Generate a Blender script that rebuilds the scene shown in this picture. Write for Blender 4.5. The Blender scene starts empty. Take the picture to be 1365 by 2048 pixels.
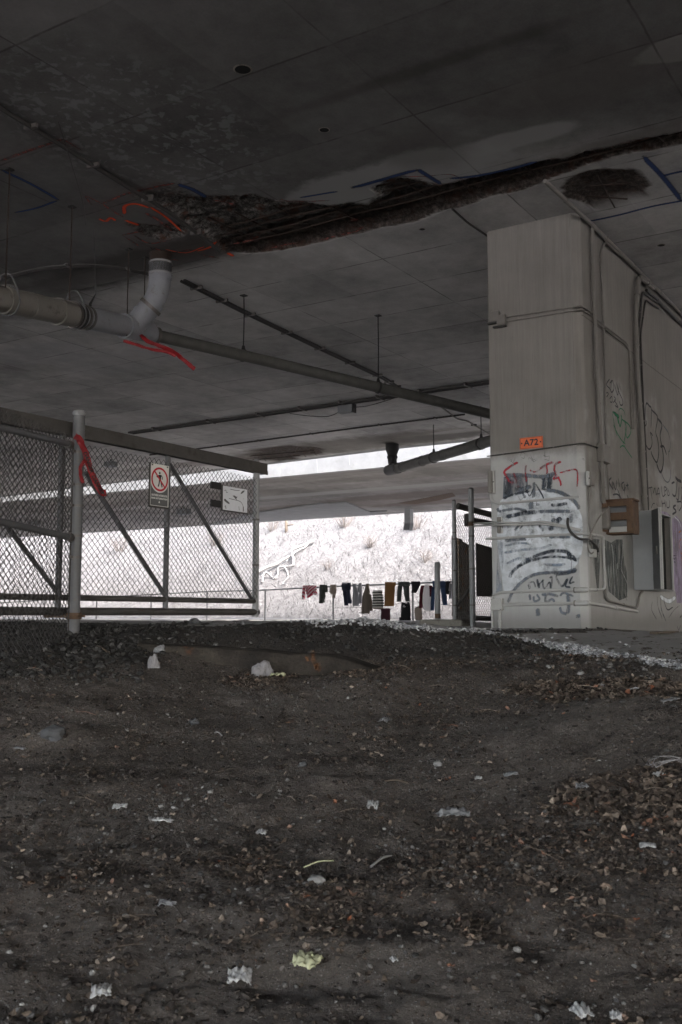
import bpy, bmesh, math, random
from mathutils import Vector, Matrix, noise, geometry
random.seed(7)
R = random.Random(11)
scn = bpy.context.scene
COL = scn.collection
rad = math.radians

# ------------------------------------------------------------------ camera
F = 1991.1                       # focal length in photo pixels (35 mm lens, 36 mm tall frame)
PIT = math.atan(206 / F)
SP, CP = math.sin(PIT), math.cos(PIT)
EYE = Vector((0, 0, 1.6))
cam = bpy.data.cameras.new('camera')
cam.sensor_fit = 'VERTICAL'; cam.sensor_height = 36; cam.lens = 35
cam.clip_end = 2000; cam.clip_start = .05
cam.dof.use_dof = True; cam.dof.focus_distance = 13; cam.dof.aperture_fstop = 5.6
co = bpy.data.objects.new('camera', cam); COL.objects.link(co)
co.location = EYE; co.rotation_euler = (math.pi / 2 + PIT, 0, 0)
scn.camera = co

TH = rad(32.5)
BV = Vector((math.sin(TH), math.cos(TH), 0))      # across the viaduct, away to the right
AV = Vector((-math.cos(TH), math.sin(TH), 0))     # along the viaduct, away to the left
UZ = Vector((0, 0, 1))
ROT = rad(57.5)                                   # local x = BV, local y = AV
def W(b, a, z): return BV * b + AV * a + UZ * z

# measuring helpers: where a sight line of the survey photo meets a real plane
def ray(px, py):
    x = (px - 682.5) / F; y = (1024 - py) / F
    return Vector((x, CP - SP * y, SP + CP * y))
def at_depth(px, py, Y):
    d = ray(px, py); return EYE + d * (Y / d.y)
def on_z(px, py, Z):
    d = ray(px, py); return EYE + d * ((Z - EYE.z) / d.z)
def on_plane(px, py, p, n):
    d = ray(px, py); return EYE + d * ((p - EYE).dot(n) / d.dot(n))

# ------------------------------------------------------------------ objects
FR = {}
def frame(loc, rot): return Matrix.Translation(loc) @ Matrix.Rotation(rot, 4, 'Z')
def thing(name, label, cat, loc, rot=ROT, group=None):
    o = bpy.data.objects.new(name, None); COL.objects.link(o)
    o.empty_display_size = .2
    o.location = loc; o.rotation_euler = (0, 0, rot)
    FR[o.name] = frame(loc, rot)
    o['label'] = label; o['category'] = cat
    if group: o['group'] = group
    return o
def tag(o, label=None, cat=None, group=None, kind=None):
    if label: o['label'] = label
    if cat: o['category'] = cat
    if group: o['group'] = group
    if kind: o['kind'] = kind
    return o

class MB:
    def __init__(s): s.v = []; s.f = []; s.ed = []
    def add(s, vs, fs):
        n = len(s.v); s.v += [Vector(v) for v in vs]; s.f += [tuple(i + n for i in f) for f in fs]; return s
    def box(s, c, X, Y, Z):
        """c centre, X Y Z half-extent vectors"""
        c = Vector(c); vs = [c + X * i + Y * j + Z * k for k in (-1, 1) for j in (-1, 1) for i in (-1, 1)]
        return s.add(vs, [(0, 2, 3, 1), (4, 5, 7, 6), (0, 1, 5, 4), (2, 6, 7, 3), (0, 4, 6, 2), (1, 3, 7, 5)])
    def wbox(s, b0, b1, a0, a1, z0, z1):
        return s.box(W((b0 + b1) / 2, (a0 + a1) / 2, (z0 + z1) / 2), BV * ((b1 - b0) / 2), AV * ((a1 - a0) / 2), UZ * ((z1 - z0) / 2))
    def cbox(s, c, X, Y, Z, ch=.006):
        """box with chamfered edges"""
        c = Vector(c); lx, ly, lz = X.length, Y.length, Z.length
        x, y, z = X / lx, Y / ly, Z / lz
        ch = min(ch, lx * .4, ly * .4, lz * .4)
        bm = bmesh.new()
        bmesh.ops.create_cube(bm, size=2)
        for v in bm.verts: v.co = Vector((v.co.x * lx, v.co.y * ly, v.co.z * lz))
        bmesh.ops.bevel(bm, geom=bm.edges[:], offset=ch, segments=1, affect='EDGES')
        bm.verts.index_update()
        s.add([c + x * v.co.x + y * v.co.y + z * v.co.z for v in bm.verts], [[v.index for v in f.verts] for f in bm.faces])
        bm.free(); return s
    def tube(s, pts, r, n=8, cap=True):
        pts = [Vector(p) for p in pts]
        rs = r if isinstance(r, (list, tuple)) else [r] * len(pts)
        up = None; rings = []
        for i, p in enumerate(pts):
            t = (pts[min(i + 1, len(pts) - 1)] - pts[max(i - 1, 0)])
            if t.length < 1e-9: t = Vector((0, 0, 1))
            t.normalize()
            if up is None: up = t.orthogonal().normalized()
            up = (up - t * up.dot(t))
            up = up.normalized() if up.length > 1e-6 else t.orthogonal().normalized()
            sd = t.cross(up)
            k = 1.0
            if 0 < i < len(pts) - 1:
                d0 = (pts[i] - pts[i - 1]).normalized(); k = 1 / max(.5, d0.dot(t))
            rings.append([p + (up * math.cos(q) + sd * math.sin(q)) * rs[i] * k for q in [2 * math.pi * j / n for j in range(n)]])
        vs = [v for g in rings for v in g]; fs = []
        for i in range(len(rings) - 1):
            for j in range(n):
                k = (j + 1) % n
                fs.append((i * n + j, i * n + k, (i + 1) * n + k, (i + 1) * n + j))
        if cap:
            fs.append(tuple(range(n))[::-1]); m = (len(rings) - 1) * n; fs.append(tuple(m + j for j in range(n)))
        return s.add(vs, fs)
    def prism(s, poly, ext):
        poly = [Vector(p) for p in poly]; n = len(poly)
        vs = poly + [p + ext for p in poly]
        fs = [tuple(range(n)), tuple(range(2 * n - 1, n - 1, -1))]
        for i in range(n):
            k = (i + 1) % n; fs.append((i, k, n + k, n + i)[::-1])
        return s.add(vs, fs)
    def poly(s, pts): return s.add(pts, [tuple(range(len(pts)))])
    def ribbon(s, pts, w, nrm, lift=.002, rise=.0006):
        pts = [Vector(p) for p in pts]; n = len(pts); vs = []
        ws = w if isinstance(w, (list, tuple)) else [w] * n
        for i, p in enumerate(pts):
            t = (pts[min(i + 1, n - 1)] - pts[max(i - 1, 0)])
            if t.length < 1e-9: t = Vector((0, 0, 1))
            sd = nrm.cross(t).normalized() * ws[i] / 2
            o = nrm * (lift + rise * i / max(1, n - 1))
            vs += [p + sd + o, p + o, p - sd + o]
            e = .35 if i in (0, n - 1) else 1
            s.ed += [0, e, 0]
        return s.add(vs, [q for i in range(n - 1) for q in ((3 * i, 3 * i + 1, 3 * i + 4, 3 * i + 3), (3 * i + 1, 3 * i + 2, 3 * i + 5, 3 * i + 4))])
    def build(s, name, m, parent=None, smooth=False, loc=None, rot=0, sharp=None):
        if parent is not None:
            top = parent
            while top.parent: top = top.parent
            M = FR[top.name]
        else:
            M = frame(Vector(loc) if loc is not None else Vector((0, 0, 0)), rot)
        I = M.inverted()
        me = bpy.data.meshes.new(name)
        me.from_pydata([I @ v for v in s.v], [], s.f)
        me.materials.append(m)
        if smooth:
            me.polygons.foreach_set('use_smooth', [True] * len(me.polygons))
            if sharp: me.set_sharp_from_angle(angle=rad(sharp))
        me.update()
        if m.get('edge'):
            at = me.attributes.new('edge', 'FLOAT', 'POINT'); at.data.foreach_set('value', s.ed if len(s.ed) == len(s.v) else [1.0] * len(s.v))
        o = bpy.data.objects.new(name, me); COL.objects.link(o)
        if parent is not None: o.parent = parent
        else:
            o.location = loc if loc is not None else (0, 0, 0); o.rotation_euler = (0, 0, rot)
            FR[o.name] = M
        return o

def smooth_path(pts, k=5):
    pts = [Vector(p) for p in pts]
    if len(pts) < 3: 
        return [pts[0].lerp(pts[1], i / k) for i in range(k + 1)]
    q = [pts[0] * 2 - pts[1]] + pts + [pts[-1] * 2 - pts[-2]]; out = []
    for i in range(1, len(q) - 2):
        p0, p1, p2, p3 = q[i - 1:i + 3]
        for j in range(k):
            t = j / k
            out.append(.5 * ((2 * p1) + (p2 - p0) * t + (2 * p0 - 5 * p1 + 4 * p2 - p3) * t * t + (3 * p1 - p0 - 3 * p2 + p3) * t ** 3))
    return out + [pts[-1]]
def fillet(pts, r=.06, k=4):
    """round the corners of a polyline (conduit bends)"""
    pts = [Vector(p) for p in pts]; out = [pts[0]]
    for i in range(1, len(pts) - 1):
        a, b, c = pts[i - 1], pts[i], pts[i + 1]
        la, lc = (a - b).length, (c - b).length
        q = min(r, la * .45, lc * .45)
        s = b + (a - b) * (q / la); e = b + (c - b) * (q / lc)
        for j in range(k + 1):
            t = j / k; out.append(s * (1 - t) ** 2 + b * 2 * t * (1 - t) + e * t * t)
    return out + [pts[-1]]

# ------------------------------------------------------------------ materials
class NT:
    def __init__(s, name):
        s.m = bpy.data.materials.new(name); s.m.use_nodes = True
        s.t = s.m.node_tree; s.b = s.t.nodes['Principled BSDF']; s.o = s.t.nodes['Material Output']
        s.b.inputs['Roughness'].default_value = .85
        s.b.inputs['Specular IOR Level'].default_value = .3
    def n(s, ty): return s.t.nodes.new(ty)
    def put(s, sock, v):
        if isinstance(v, bpy.types.NodeSocket): s.t.links.new(v, sock)
        elif isinstance(v, (tuple, list)):
            sock.default_value = tuple(v) + (1,) if (len(v) == 3 and sock.type == 'RGBA') else v
        else: sock.default_value = v
    def co(s, which='Object'):
        return s.n('ShaderNodeTexCoord').outputs[which]
    def map(s, vec, scale=(1, 1, 1), loc=(0, 0, 0), rot=(0, 0, 0)):
        q = s.n('ShaderNodeMapping'); s.put(q.inputs['Vector'], vec)
        q.inputs['Scale'].default_value = scale; q.inputs['Location'].default_value = loc; q.inputs['Rotation'].default_value = rot
        return q.outputs[0]
    def noise(s, vec, sc, det=6, rough=.6, dist=0):
        q = s.n('ShaderNodeTexNoise'); s.put(q.inputs['Vector'], vec)
        q.inputs['Scale'].default_value = sc; q.inputs['Detail'].default_value = det
        q.inputs['Roughness'].default_value = rough; q.inputs['Distortion'].default_value = dist
        return q.outputs['Fac']
    def vor(s, vec, sc, feat='F1', out='Distance'):
        q = s.n('ShaderNodeTexVoronoi'); q.feature = feat; s.put(q.inputs['Vector'], vec); q.inputs['Scale'].default_value = sc
        return q.outputs[out]
    def white(s, vec):
        q = s.n('ShaderNodeTexWhiteNoise'); q.noise_dimensions = '3D'; s.put(q.inputs['Vector'], vec); return q.outputs['Value']
    def ma(s, op, a, b=0.0, c=0.0, clamp=False):
        q = s.n('ShaderNodeMath'); q.operation = op; q.use_clamp = clamp
        s.put(q.inputs[0], a); s.put(q.inputs[1], b); s.put(q.inputs[2], c); return q.outputs[0]
    def mr(s, v, a, b, c=0.0, d=1.0, smooth=True):
        q = s.n('ShaderNodeMapRange'); q.clamp = True
        if smooth: q.interpolation_type = 'SMOOTHSTEP'
        s.put(q.inputs['Value'], v)
        for k, x in (('From Min', a), ('From Max', b), ('To Min', c), ('To Max', d)): s.put(q.inputs[k], x)
        return q.outputs['Result']
    def mix(s, f, a, b, mode='MIX'):
        q = s.n('ShaderNodeMix'); q.data_type = 'RGBA'; q.blend_type = mode
        s.put(q.inputs['Factor'], f); s.put(q.inputs['A'], a) if False else None
        ins = [i for i in q.inputs if i.type == 'RGBA']
        s.put(ins[0], a); s.put(ins[1], b)
        return [o for o in q.outputs if o.type == 'RGBA'][0]
    def mulv(s, col, v):
        """scale a colour by a value"""
        q = s.n('ShaderNodeVectorMath'); q.operation = 'SCALE'; s.put(q.inputs[0], col); s.put(q.inputs['Scale'], v); return q.outputs[0]
    def ramp(s, f, stops):
        q = s.n('ShaderNodeValToRGB'); s.put(q.inputs[0], f); e = q.color_ramp.elements
        while len(e) < len(stops): e.new(.5)
        for i, (p, c) in enumerate(stops): e[i].position = p; e[i].color = (*c, 1)
        return q.outputs[0]
    def sep(s, v):
        q = s.n('ShaderNodeSeparateXYZ'); s.put(q.inputs[0], v); return q.outputs
    def comb(s, x, y, z):
        q = s.n('ShaderNodeCombineXYZ'); s.put(q.inputs[0], x); s.put(q.inputs[1], y); s.put(q.inputs[2], z); return q.outputs[0]
    def island(s): return s.n('ShaderNodeNewGeometry').outputs['Random Per Island']
    def attr(s, name):
        q = s.n('ShaderNodeAttribute'); q.attribute_name = name; return q.outputs['Fac']
    def bump(s, h, st=.5, di=.02):
        q = s.n('ShaderNodeBump'); s.put(q.inputs['Height'], h); q.inputs['Strength'].default_value = st; q.inputs['Distance'].default_value = di
        s.t.links.new(q.outputs[0], s.b.inputs['Normal']); return s
    def col(s, c): s.put(s.b.inputs['Base Color'], c); return s
    def set(s, **k):
        for a, v in k.items(): s.put(s.b.inputs[a.replace('_', ' ')], v)
        return s
    def alpha(s, fac):
        tr = s.n('ShaderNodeBsdfTransparent'); mx = s.n('ShaderNodeMixShader')
        s.put(mx.inputs[0], fac); s.t.links.new(tr.outputs[0], mx.inputs[1]); s.t.links.new(s.b.outputs[0], mx.inputs[2])
        s.t.links.new(mx.outputs[0], s.o.inputs['Surface']); return s

def weather(name, col, var=.35, sc=4, rough=.8, metal=0, bump=.2, bd=.004, dirt=None, dirt_amt=.45, fine=60, spec=.3, streak=False):
    t = NT(name); c = t.co()
    n1 = t.noise(t.map(c, (1, 1, .12)) if streak else c, sc, 8, .65)
    n2 = t.noise(c, fine, 4)
    k = t.ma('MULTIPLY_ADD', t.ma('SUBTRACT', t.ma('ADD', t.ma('MULTIPLY', n1, .7), t.ma('MULTIPLY', n2, .3)), .5), var * 2.2, 1.0)
    cc = t.mulv(col, k)
    if dirt: cc = t.mix(t.mr(t.noise(c, sc * 1.7, 8, .7), dirt_amt, dirt_amt + .18), cc, dirt)
    t.col(cc).set(Roughness=rough, Metallic=metal)
    t.put(t.b.inputs['Specular IOR Level'], spec)
    t.bump(t.ma('ADD', n1, t.ma('MULTIPLY', n2, .4)), bump, bd)
    return t.m

M = {}
M['galv'] = weather('galvanised_steel', (.115, .115, .12), .3, 9, .55, .25, .1, .002, (.14, .12, .105), .55, streak=False)
M['galv_light'] = weather('pale_galvanised_steel', (.23, .23, .235), .25, 9, .55, .2, .1, .002, (.24, .21, .19), .6)
M['wire'] = weather('galvanised_wire', (.06, .056, .055), .4, 3, .6, .2, .0, .001)
M['wire_dark'] = weather('rusted_wire', (.06, .052, .048), .4, 3, .7, .3, .0, .001)
M['dark_beam'] = weather('dirty_steel_beam', (.065, .060, .056), .5, 3, .65, .2, .15, .003, (.045, .04, .036), .5)
M['pipe'] = weather('grey_pvc_pipe', (.20, .205, .225), .25, 5, .5, 0, .08, .002, (.12, .11, .10), .56)
M['pipe_tan'] = weather('dusty_tan_pipe', (.165, .155, .14), .3, 5, .6, 0, .08, .002, (.08, .07, .062), .55)
M['pipe_dark'] = weather('streaked_iron_pipe', (.085, .083, .078), .6, 7, .6, .1, .1, .002, (.07, .06, .05), .56)
M['iron'] = weather('black_cast_iron', (.025, .024, .024), .3, 8, .6, .2, .2, .004)
M['band'] = weather('steel_clamp_band', (.13, .12, .115), .3, 14, .5, .5, .1, .002, (.09, .05, .03), .55)
M['rod'] = weather('rusty_rod', (.028, .018, .014), .4, 20, .8, .2, .1, .002)
M['rust'] = weather('rusted_plate', (.105, .066, .043), .7, 9, .85, .1, .4, .005, (.07, .05, .04), .5)
M['conduit'] = weather('painted_conduit', (.16, .15, .138), .3, 9, .65, 0, .08, .002, (.16, .14, .12), .57)
M['conduit_dark'] = weather('dark_conduit', (.045, .042, .041), .4, 8, .6, .1, .1, .002)
M['boxgrey'] = weather('grey_cabinet_paint', (.31, .32, .325), .16, 4, .6, .1, .06, .002, (.20, .185, .17), .62)
M['boxdark'] = weather('dark_grey_paint', (.15, .155, .16), .2, 4, .6, .1, .06, .002)
M['black'] = weather('black_interior', (.012, .012, .012), .3, 6, .9)
M['pale_box'] = weather('pale_painted_box', (.36, .358, .35), .2, 8, .6, 0, .06, .002, (.25, .22, .2), .62)
M['orange'] = weather('orange_plate', (.62, .135, .05), .18, 10, .5, 0, .05, .001, (.36, .10, .05), .62)
M['navy'] = weather('dark_lettering', (.035, .033, .04), .2, 20, .6)
M['white_sign'] = weather('white_sign_face', (.62, .61, .58), .12, 6, .5, 0, .02, .001, (.36, .33, .30), .64)
M['sign_grey'] = weather('sign_dark_grey', (.10, .10, .10), .15, 8, .5)
M['sign_red'] = weather('sign_red', (.42, .025, .035), .15, 8, .5)
M['sign_black'] = weather('sign_black', (.015, .015, .015), .2, 8, .5)
M['old_white'] = weather('flaked_white_plate', (.62, .63, .66), .18, 6, .6, 0, .1, .002, (.12, .10, .09), .635, fine=30)
M['wood'] = weather('weathered_wood', (.085, .066, .05), .5, 6, .9, 0, .3, .004)
M['leafdark'] = weather('dark_board', (.10, .09, .084), .6, 3, .9, 0, .3, .006)
M['rustboard'] = weather('rust_stained_board', (.30, .27, .24), .7, 4, .9, 0, .3, .006, (.34, .16, .05), .5)

def paint(name, col, cover=.55, sc=14, soft=.12, streak=True):
    """sprayed paint worn off a wall: opaque where a noise says so"""
    t = NT(name); c = t.co()
    n = t.noise(t.map(c, (1, 1, .18)) if streak else c, sc, 8, .7)
    f = t.noise(c, 90, 3)
    v = t.ma('ADD', t.ma('MULTIPLY', n, .75), t.ma('MULTIPLY', f, .25))
    t.col(t.mulv(col, t.mr(t.noise(c, 5, 4), .3, .7, .8, 1.2)))
    e = t.mr(t.ma('ADD', t.attr('edge'), t.ma('MULTIPLY', t.ma('SUBTRACT', f, .5), .7)), .08, .6)
    t.alpha(t.ma('MULTIPLY', e, t.mr(v, 1 - cover - soft, 1 - cover + soft)))
    t.m['edge'] = 1
    return t.m
M['p_black'] = paint('spray_black', (.045, .055, .072), .53)
M['p_grey'] = paint('spray_faded_grey', (.13, .15, .18), .55, soft=.18)
M['p_red'] = paint('spray_red', (.36, .035, .05), .52)
M['p_white'] = paint('whitewash', (.56, .59, .63), .6, 6, .16, streak=False)
M['p_blue'] = paint('spray_blue_grey', (.22, .27, .34), .47, 9, .16)
M['p_green'] = paint('spray_green', (.02, .14, .07), .66)
M['p_outline'] = paint('marker_dark', (.035, .035, .04), .72, soft=.1)
M['p_thin'] = paint('marker_thin', (.05, .05, .058), .64, soft=.16)
M['p_purple'] = paint('spray_purple', (.25, .21, .29), .58, 7)
M['p_orange'] = paint('spray_orange', (.55, .20, .07), .5)
M['p_drip'] = paint('dark_drips', (.075, .085, .085), .52, 10, .14)
M['p_pale'] = paint('pale_drips', (.45, .46, .46), .55, 10, .14)
M['p_rust'] = paint('rust_stain', (.13, .05, .018), .5, 10, .2)
M['c_blue'] = paint('soffit_spray_blue', (.018, .042, .13), .78, 9, .2, streak=False)
M['c_red'] = paint('soffit_spray_red', (.85, .10, .035), .68, 11, .16, streak=False)
M['c_pink'] = paint('soffit_spray_faded_red', (.38, .10, .08), .52, 11, .2, streak=False)

# soffit of the viaduct: object x runs across, y along
def soffit(name, base, near=True):
    t = NT(name); c = t.co(); x, y, z = t.sep(c)
    big = t.noise(c, .55, 8, .6); mid = t.noise(c, 3.2, 8, .7); fin = t.noise(c, 45, 4, .7)
    k = t.ma('ADD', t.ma('MULTIPLY', big, .9), t.ma('ADD', t.ma('MULTIPLY', mid, .5), t.ma('MULTIPLY', fin, .25)))
    wob = t.ma('MULTIPLY', t.ma('SUBTRACT', t.noise(c, 2.5, 3), .5), .03)
    if near:
        far = t.ma('GREATER_THAN', x, 10.78)
        sp = t.mr(far, 0, 1, 1.53, 1.2); of = t.mr(far, 0, 1, 5.62, 11.05 - 1.2 * 4)
    else: sp, of = 1.8, .3
    xb = t.ma('DIVIDE', t.ma('SUBTRACT', t.ma('ADD', x, wob), of), sp)
    rowid = t.ma('FLOOR', xb)
    yo = t.ma('MULTIPLY', t.ma('MODULO', t.ma('ABSOLUTE', rowid), 2.0), 0.0)
    ya = t.ma('DIVIDE', t.ma('SUBTRACT', t.ma('ADD', y, wob), 2.2), 2.44)
    pan = t.white(t.comb(rowid, t.ma('FLOOR', ya), 3.0))
    pan2 = t.white(t.comb(t.ma('FLOOR', t.ma('MULTIPLY', xb, .5)), t.ma('FLOOR', t.ma('MULTIPLY', ya, 2)), 8.0))
    dx = t.ma('MULTIPLY', t.ma('SUBTRACT', .5, t.ma('ABSOLUTE', t.ma('SUBTRACT', t.ma('FRACT', xb), .5))), sp)
    dy = t.ma('MULTIPLY', t.ma('SUBTRACT', .5, t.ma('ABSOLUTE', t.ma('SUBTRACT', t.ma('FRACT', ya), .5))), 2.44)
    brk = t.mr(t.noise(c, 1.3, 4), .42, .58, .15, 1)
    jx = t.mr(dx, .004, .020, 1, 0); jy = t.ma('MULTIPLY', t.mr(dy, .003, .016, 1, 0), t.mr(t.noise(t.map(c, loc=(3, 1, 0)), .9, 3), .4, .6, .25, 1))
    jt = t.ma('MAXIMUM', t.ma('MULTIPLY', jx, brk), jy)
    col = t.mulv(base, t.ma('MULTIPLY_ADD', t.ma('SUBTRACT', k, .82), 1.6, t.ma('MULTIPLY_ADD', pan, .26, t.ma('MULTIPLY_ADD', pan2, .2, .77))))
    if near: col = t.mulv(col, t.mr(x, 9.6, 11.4, .33, 1.08))  # shade painted into the colour: near slab darkened, fading out toward the far slab
    def blob(cx, cy, rx, ry, wobble=.5, edge=.25, nsc=2.2):
        u = t.ma('DIVIDE', t.ma('SUBTRACT', x, cx), rx); v = t.ma('DIVIDE', t.ma('SUBTRACT', y, cy), ry)
        d = t.ma('SQRT', t.ma('ADD', t.ma('MULTIPLY', u, u), t.ma('MULTIPLY', v, v)))
        d = t.ma('ADD', d, t.ma('MULTIPLY', t.ma('SUBTRACT', t.noise(c, nsc, 7, .65), .5), wobble * 2))
        return t.mr(d, 1 - edge, 1 + edge, 1, 0)
    if near:
        cell = t.mr(t.ma('ADD', t.noise(c, 7.5, 4, .6, .6), t.ma('MULTIPLY', t.vor(c, 11), -.22)), .40, .50)
        eff = t.ma('MULTIPLY', cell, blob(7.4, 7.3, 1.7, 1.15, .5, .35))
        col = t.mix(t.ma('MULTIPLY', eff, .27), col, (.36, .37, .39))
        for (cx, cy, rx, ry, a, cc, e) in (
            (9.9, 5.6, .5, 1.5, .85, (.30, .298, .295), .14), (9.75, 4.0, .2, .7, .75, (.30, .298, .295), .2), (8.9, 1.9, .22, .5, .6, (.32, .31, .30), .1),
            (10.35, 10.3, .5, 2.4, .8, (.045, .04, .037), .4), (10.4, 8.6, .45, .9, .6, (.06, .05, .045), .4), (10.9, 13.5, .5, 2.2, .5, (.09, .085, .08), .4),
            (7.95, 4.2, .09, 1.5, .55, (.05, .045, .04), .6), (8.1, 6.1, .12, .7, .3, (.08, .075, .07), .6), (9.4, 4.9, .5, .5, .4, (.07, .065, .06), .4), (9.0, 2.9, .5, 1.0, .45, (.08, .07, .065), .5),
            (10.45, 2.0, .2, 2.4, .5, (.09, .075, .065), .4), (25.6, 15.5, 1.1, 5.5, .75, (.10, .085, .07), .35), (25.9, 13, .5, 1.6, .6, (.06, .055, .05), .4), (25.3, 12.2, .25, .8, .5, (.42, .41, .40), .3),
            (23.6, 19, .9, 3.5, .35, (.42, .41, .42), .15), (14.5, 14.8, .8, 1.4, .3, (.40, .40, .42), .08), (13.2, 15.5, .7, 1.2, .3, (.38, .38, .41), .08), (16.6, 12.5, .7, 1.3, .25, (.40, .39, .40), .08), (26, 22, .5, 4, .5, (.13, .10, .085), .4)):
            col = t.mix(t.ma('MULTIPLY', blob(cx, cy, rx, ry, .45, e), a), col, cc)
        # broken concrete, where the surface is spalled
        sm = t.attr('spall'); rgh = t.noise(c, 15, 9, .8)
        rustn = t.mr(t.noise(c, 4.5, 6, .7), .5, .64)
        scol = t.mix(t.ma('MULTIPLY', rustn, .75), t.ramp(rgh, [(.36, (.016, .013, .012)), (.48, (.10, .092, .086)), (.6, (.34, .325, .31))]), (.13, .04, .016))
        scol = t.mix(t.ma('MULTIPLY', t.mr(x, 10.45, 10.75), .7), scol, t.ramp(rgh, [(.35, (.016, .012, .01)), (.55, (.05, .032, .024)), (.75, (.14, .06, .035))]))
        deep = t.attr('deep')
        scol = t.mix(t.ma('MULTIPLY', deep, .5), scol, (.016, .013, .011))
        jt = t.ma('MULTIPLY', jt, t.ma('SUBTRACT', 1.0, sm))
        col = t.mix(t.ma('MULTIPLY', jt, .7), col, (.045, .04, .036))
        col = t.mix(sm, col, scol)
        t.bump(t.ma('ADD', t.ma('MULTIPLY', rgh, t.ma('MULTIPLY', sm, 3.5)), t.ma('ADD', t.ma('MULTIPLY', fin, .12), t.ma('MULTIPLY', mid, .15))), .6, .03)
    else:
        col = t.mix(t.ma('MULTIPLY', jt, .55), col, (.06, .055, .05))
        for (cx, cy, rx, ry, a, cc, e) in ((35.0, 22, .45, 30, .65, (.42, .41, .40), .2), (37.6, 19, 1.0, 6, .6, (.14, .10, .085), .3), (32.0, 16, .8, 6, .5, (.13, .12, .11), .4), (39.5, 26, 1.6, 6, .4, (.18, .13, .105), .3), (30.6, 20, .6, 20, .5, (.16, .15, .14), .4), (40.6, 21, .7, 3.0, .6, (.12, .08, .06), .3), (33.4, 30, .9, 10, .35, (.15, .135, .12), .4)):
            col = t.mix(t.ma('MULTIPLY', blob(cx, cy, rx, ry, .4, e), a), col, cc)
        t.bump(t.ma('ADD', fin, mid), .25, .01)
    t.col(col).set(Roughness=.9)
    return t.m
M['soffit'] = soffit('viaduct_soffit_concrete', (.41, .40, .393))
M['soffit2'] = soffit('second_soffit_concrete', (.27, .255, .245), False)
def pier_mat():
    t = NT('pier_concrete'); c = t.co(); x, y, z = t.sep(c)
    st = t.noise(t.map(c, (1, 1, .05)), 16, 6, .7); st2 = t.noise(t.map(c, (1, 1, .03)), 42, 4, .6)
    big = t.noise(c, .9, 7, .6); fin = t.noise(c, 70, 4, .7); bl = t.noise(c, 3, 8, .7)
    up = t.mulv((.190, .179, .165), t.ma('MULTIPLY_ADD', t.ma('SUBTRACT', t.ma('ADD', st, t.ma('ADD', big, t.ma('MULTIPLY', fin, .3))), 1.15), .72, 1.0))
    lo = t.mulv((.37, .372, .37), t.ma('MULTIPLY_ADD', t.ma('SUBTRACT', t.ma('ADD', t.ma('MULTIPLY', st, .5), t.ma('ADD', bl, t.ma('MULTIPLY', fin, .3))), .9), .5, 1.0))
    dark = t.ma('MULTIPLY', t.mr(st2, .56, .7), t.mr(st, .48, .62))
    up = t.mix(t.ma('MULTIPLY', dark, .5), up, (.06, .053, .048))
    # pale painted lower part; the side face is painted up to a wavy line, only in patches
    frontp = t.mr(z, t.ma('ADD', 2.14, t.ma('MULTIPLY', t.ma('SUBTRACT', bl, .5), .3)), t.ma('ADD', 2.34, t.ma('MULTIPLY', t.ma('SUBTRACT', bl, .5), .12)), 1, 0)
    side = t.mr(x, .07, .09)
    sp = t.mr(t.ma('ADD', t.noise(c, .8, 6, .6), t.ma('MULTIPLY', t.mr(z, 0, 4.4), -.35)), .26, .40)
    m = t.mix(side, frontp, t.ma('MULTIPLY', sp, .5))
    col = t.mix(m, up, lo)
    # shutter joint along the wall
    j = t.mr(t.ma('ABSOLUTE', t.ma('SUBTRACT', z, t.ma('ADD', 3.99, t.ma('MULTIPLY', t.noise(c, 3, 3), .02)))), .004, .014, 1, 0)
    col = t.mix(t.ma('MULTIPLY', t.ma('MULTIPLY', j, side), .6), col, (.07, .06, .055))
    dr = t.mr(t.ma('ADD', z, t.ma('MULTIPLY', bl, -.3)), -.12, .16, .55, 0)
    col = t.mix(dr, col, (.11, .10, .095))
    hole = t.mr(t.vor(t.map(c, (1, 1, 1)), 7), .012, .02, 1, 0)
    col = t.mix(hole, col, (.05, .045, .04))
    t.col(col).set(Roughness=.88)
    t.bump(t.ma('ADD', t.ma('MULTIPLY', st, .5), t.ma('ADD', t.ma('MULTIPLY', fin, .5), t.ma('MULTIPLY', hole, -2))), .35, .008)
    return t.m
M['pier'] = pier_mat()
M['fascia'] = weather('pale_fascia_concrete', (.27, .27, .272), .45, 1.6, .85, 0, .2, .01, (.21, .205, .20), .55)
M['conc'] = weather('old_concrete', (.22, .205, .18), .4, 3, .9, 0, .4, .01, (.10, .085, .07), .5)

def ledge_mat():
    t = NT('stained_ledge_concrete'); c = t.co()
    a = t.noise(c, 2.5, 8, .7); f = t.noise(c, 40, 5, .7)
    col = t.ramp(t.ma('ADD', t.ma('MULTIPLY', a, .8), t.ma('MULTIPLY', f, .2)), [(.36, (.012, .010, .009)), (.5, (.030, .025, .021)), (.66, (.068, .057, .045))])
    col = t.mix(t.mr(t.noise(t.map(c, loc=(5, 2, 1)), 1.4, 6, .6), .60, .72), col, (.20, .065, .018))
    t.col(col).set(Roughness=.92); t.bump(t.ma('ADD', a, f), .5, .015); return t.m
M['ledge'] = ledge_mat()

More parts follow.
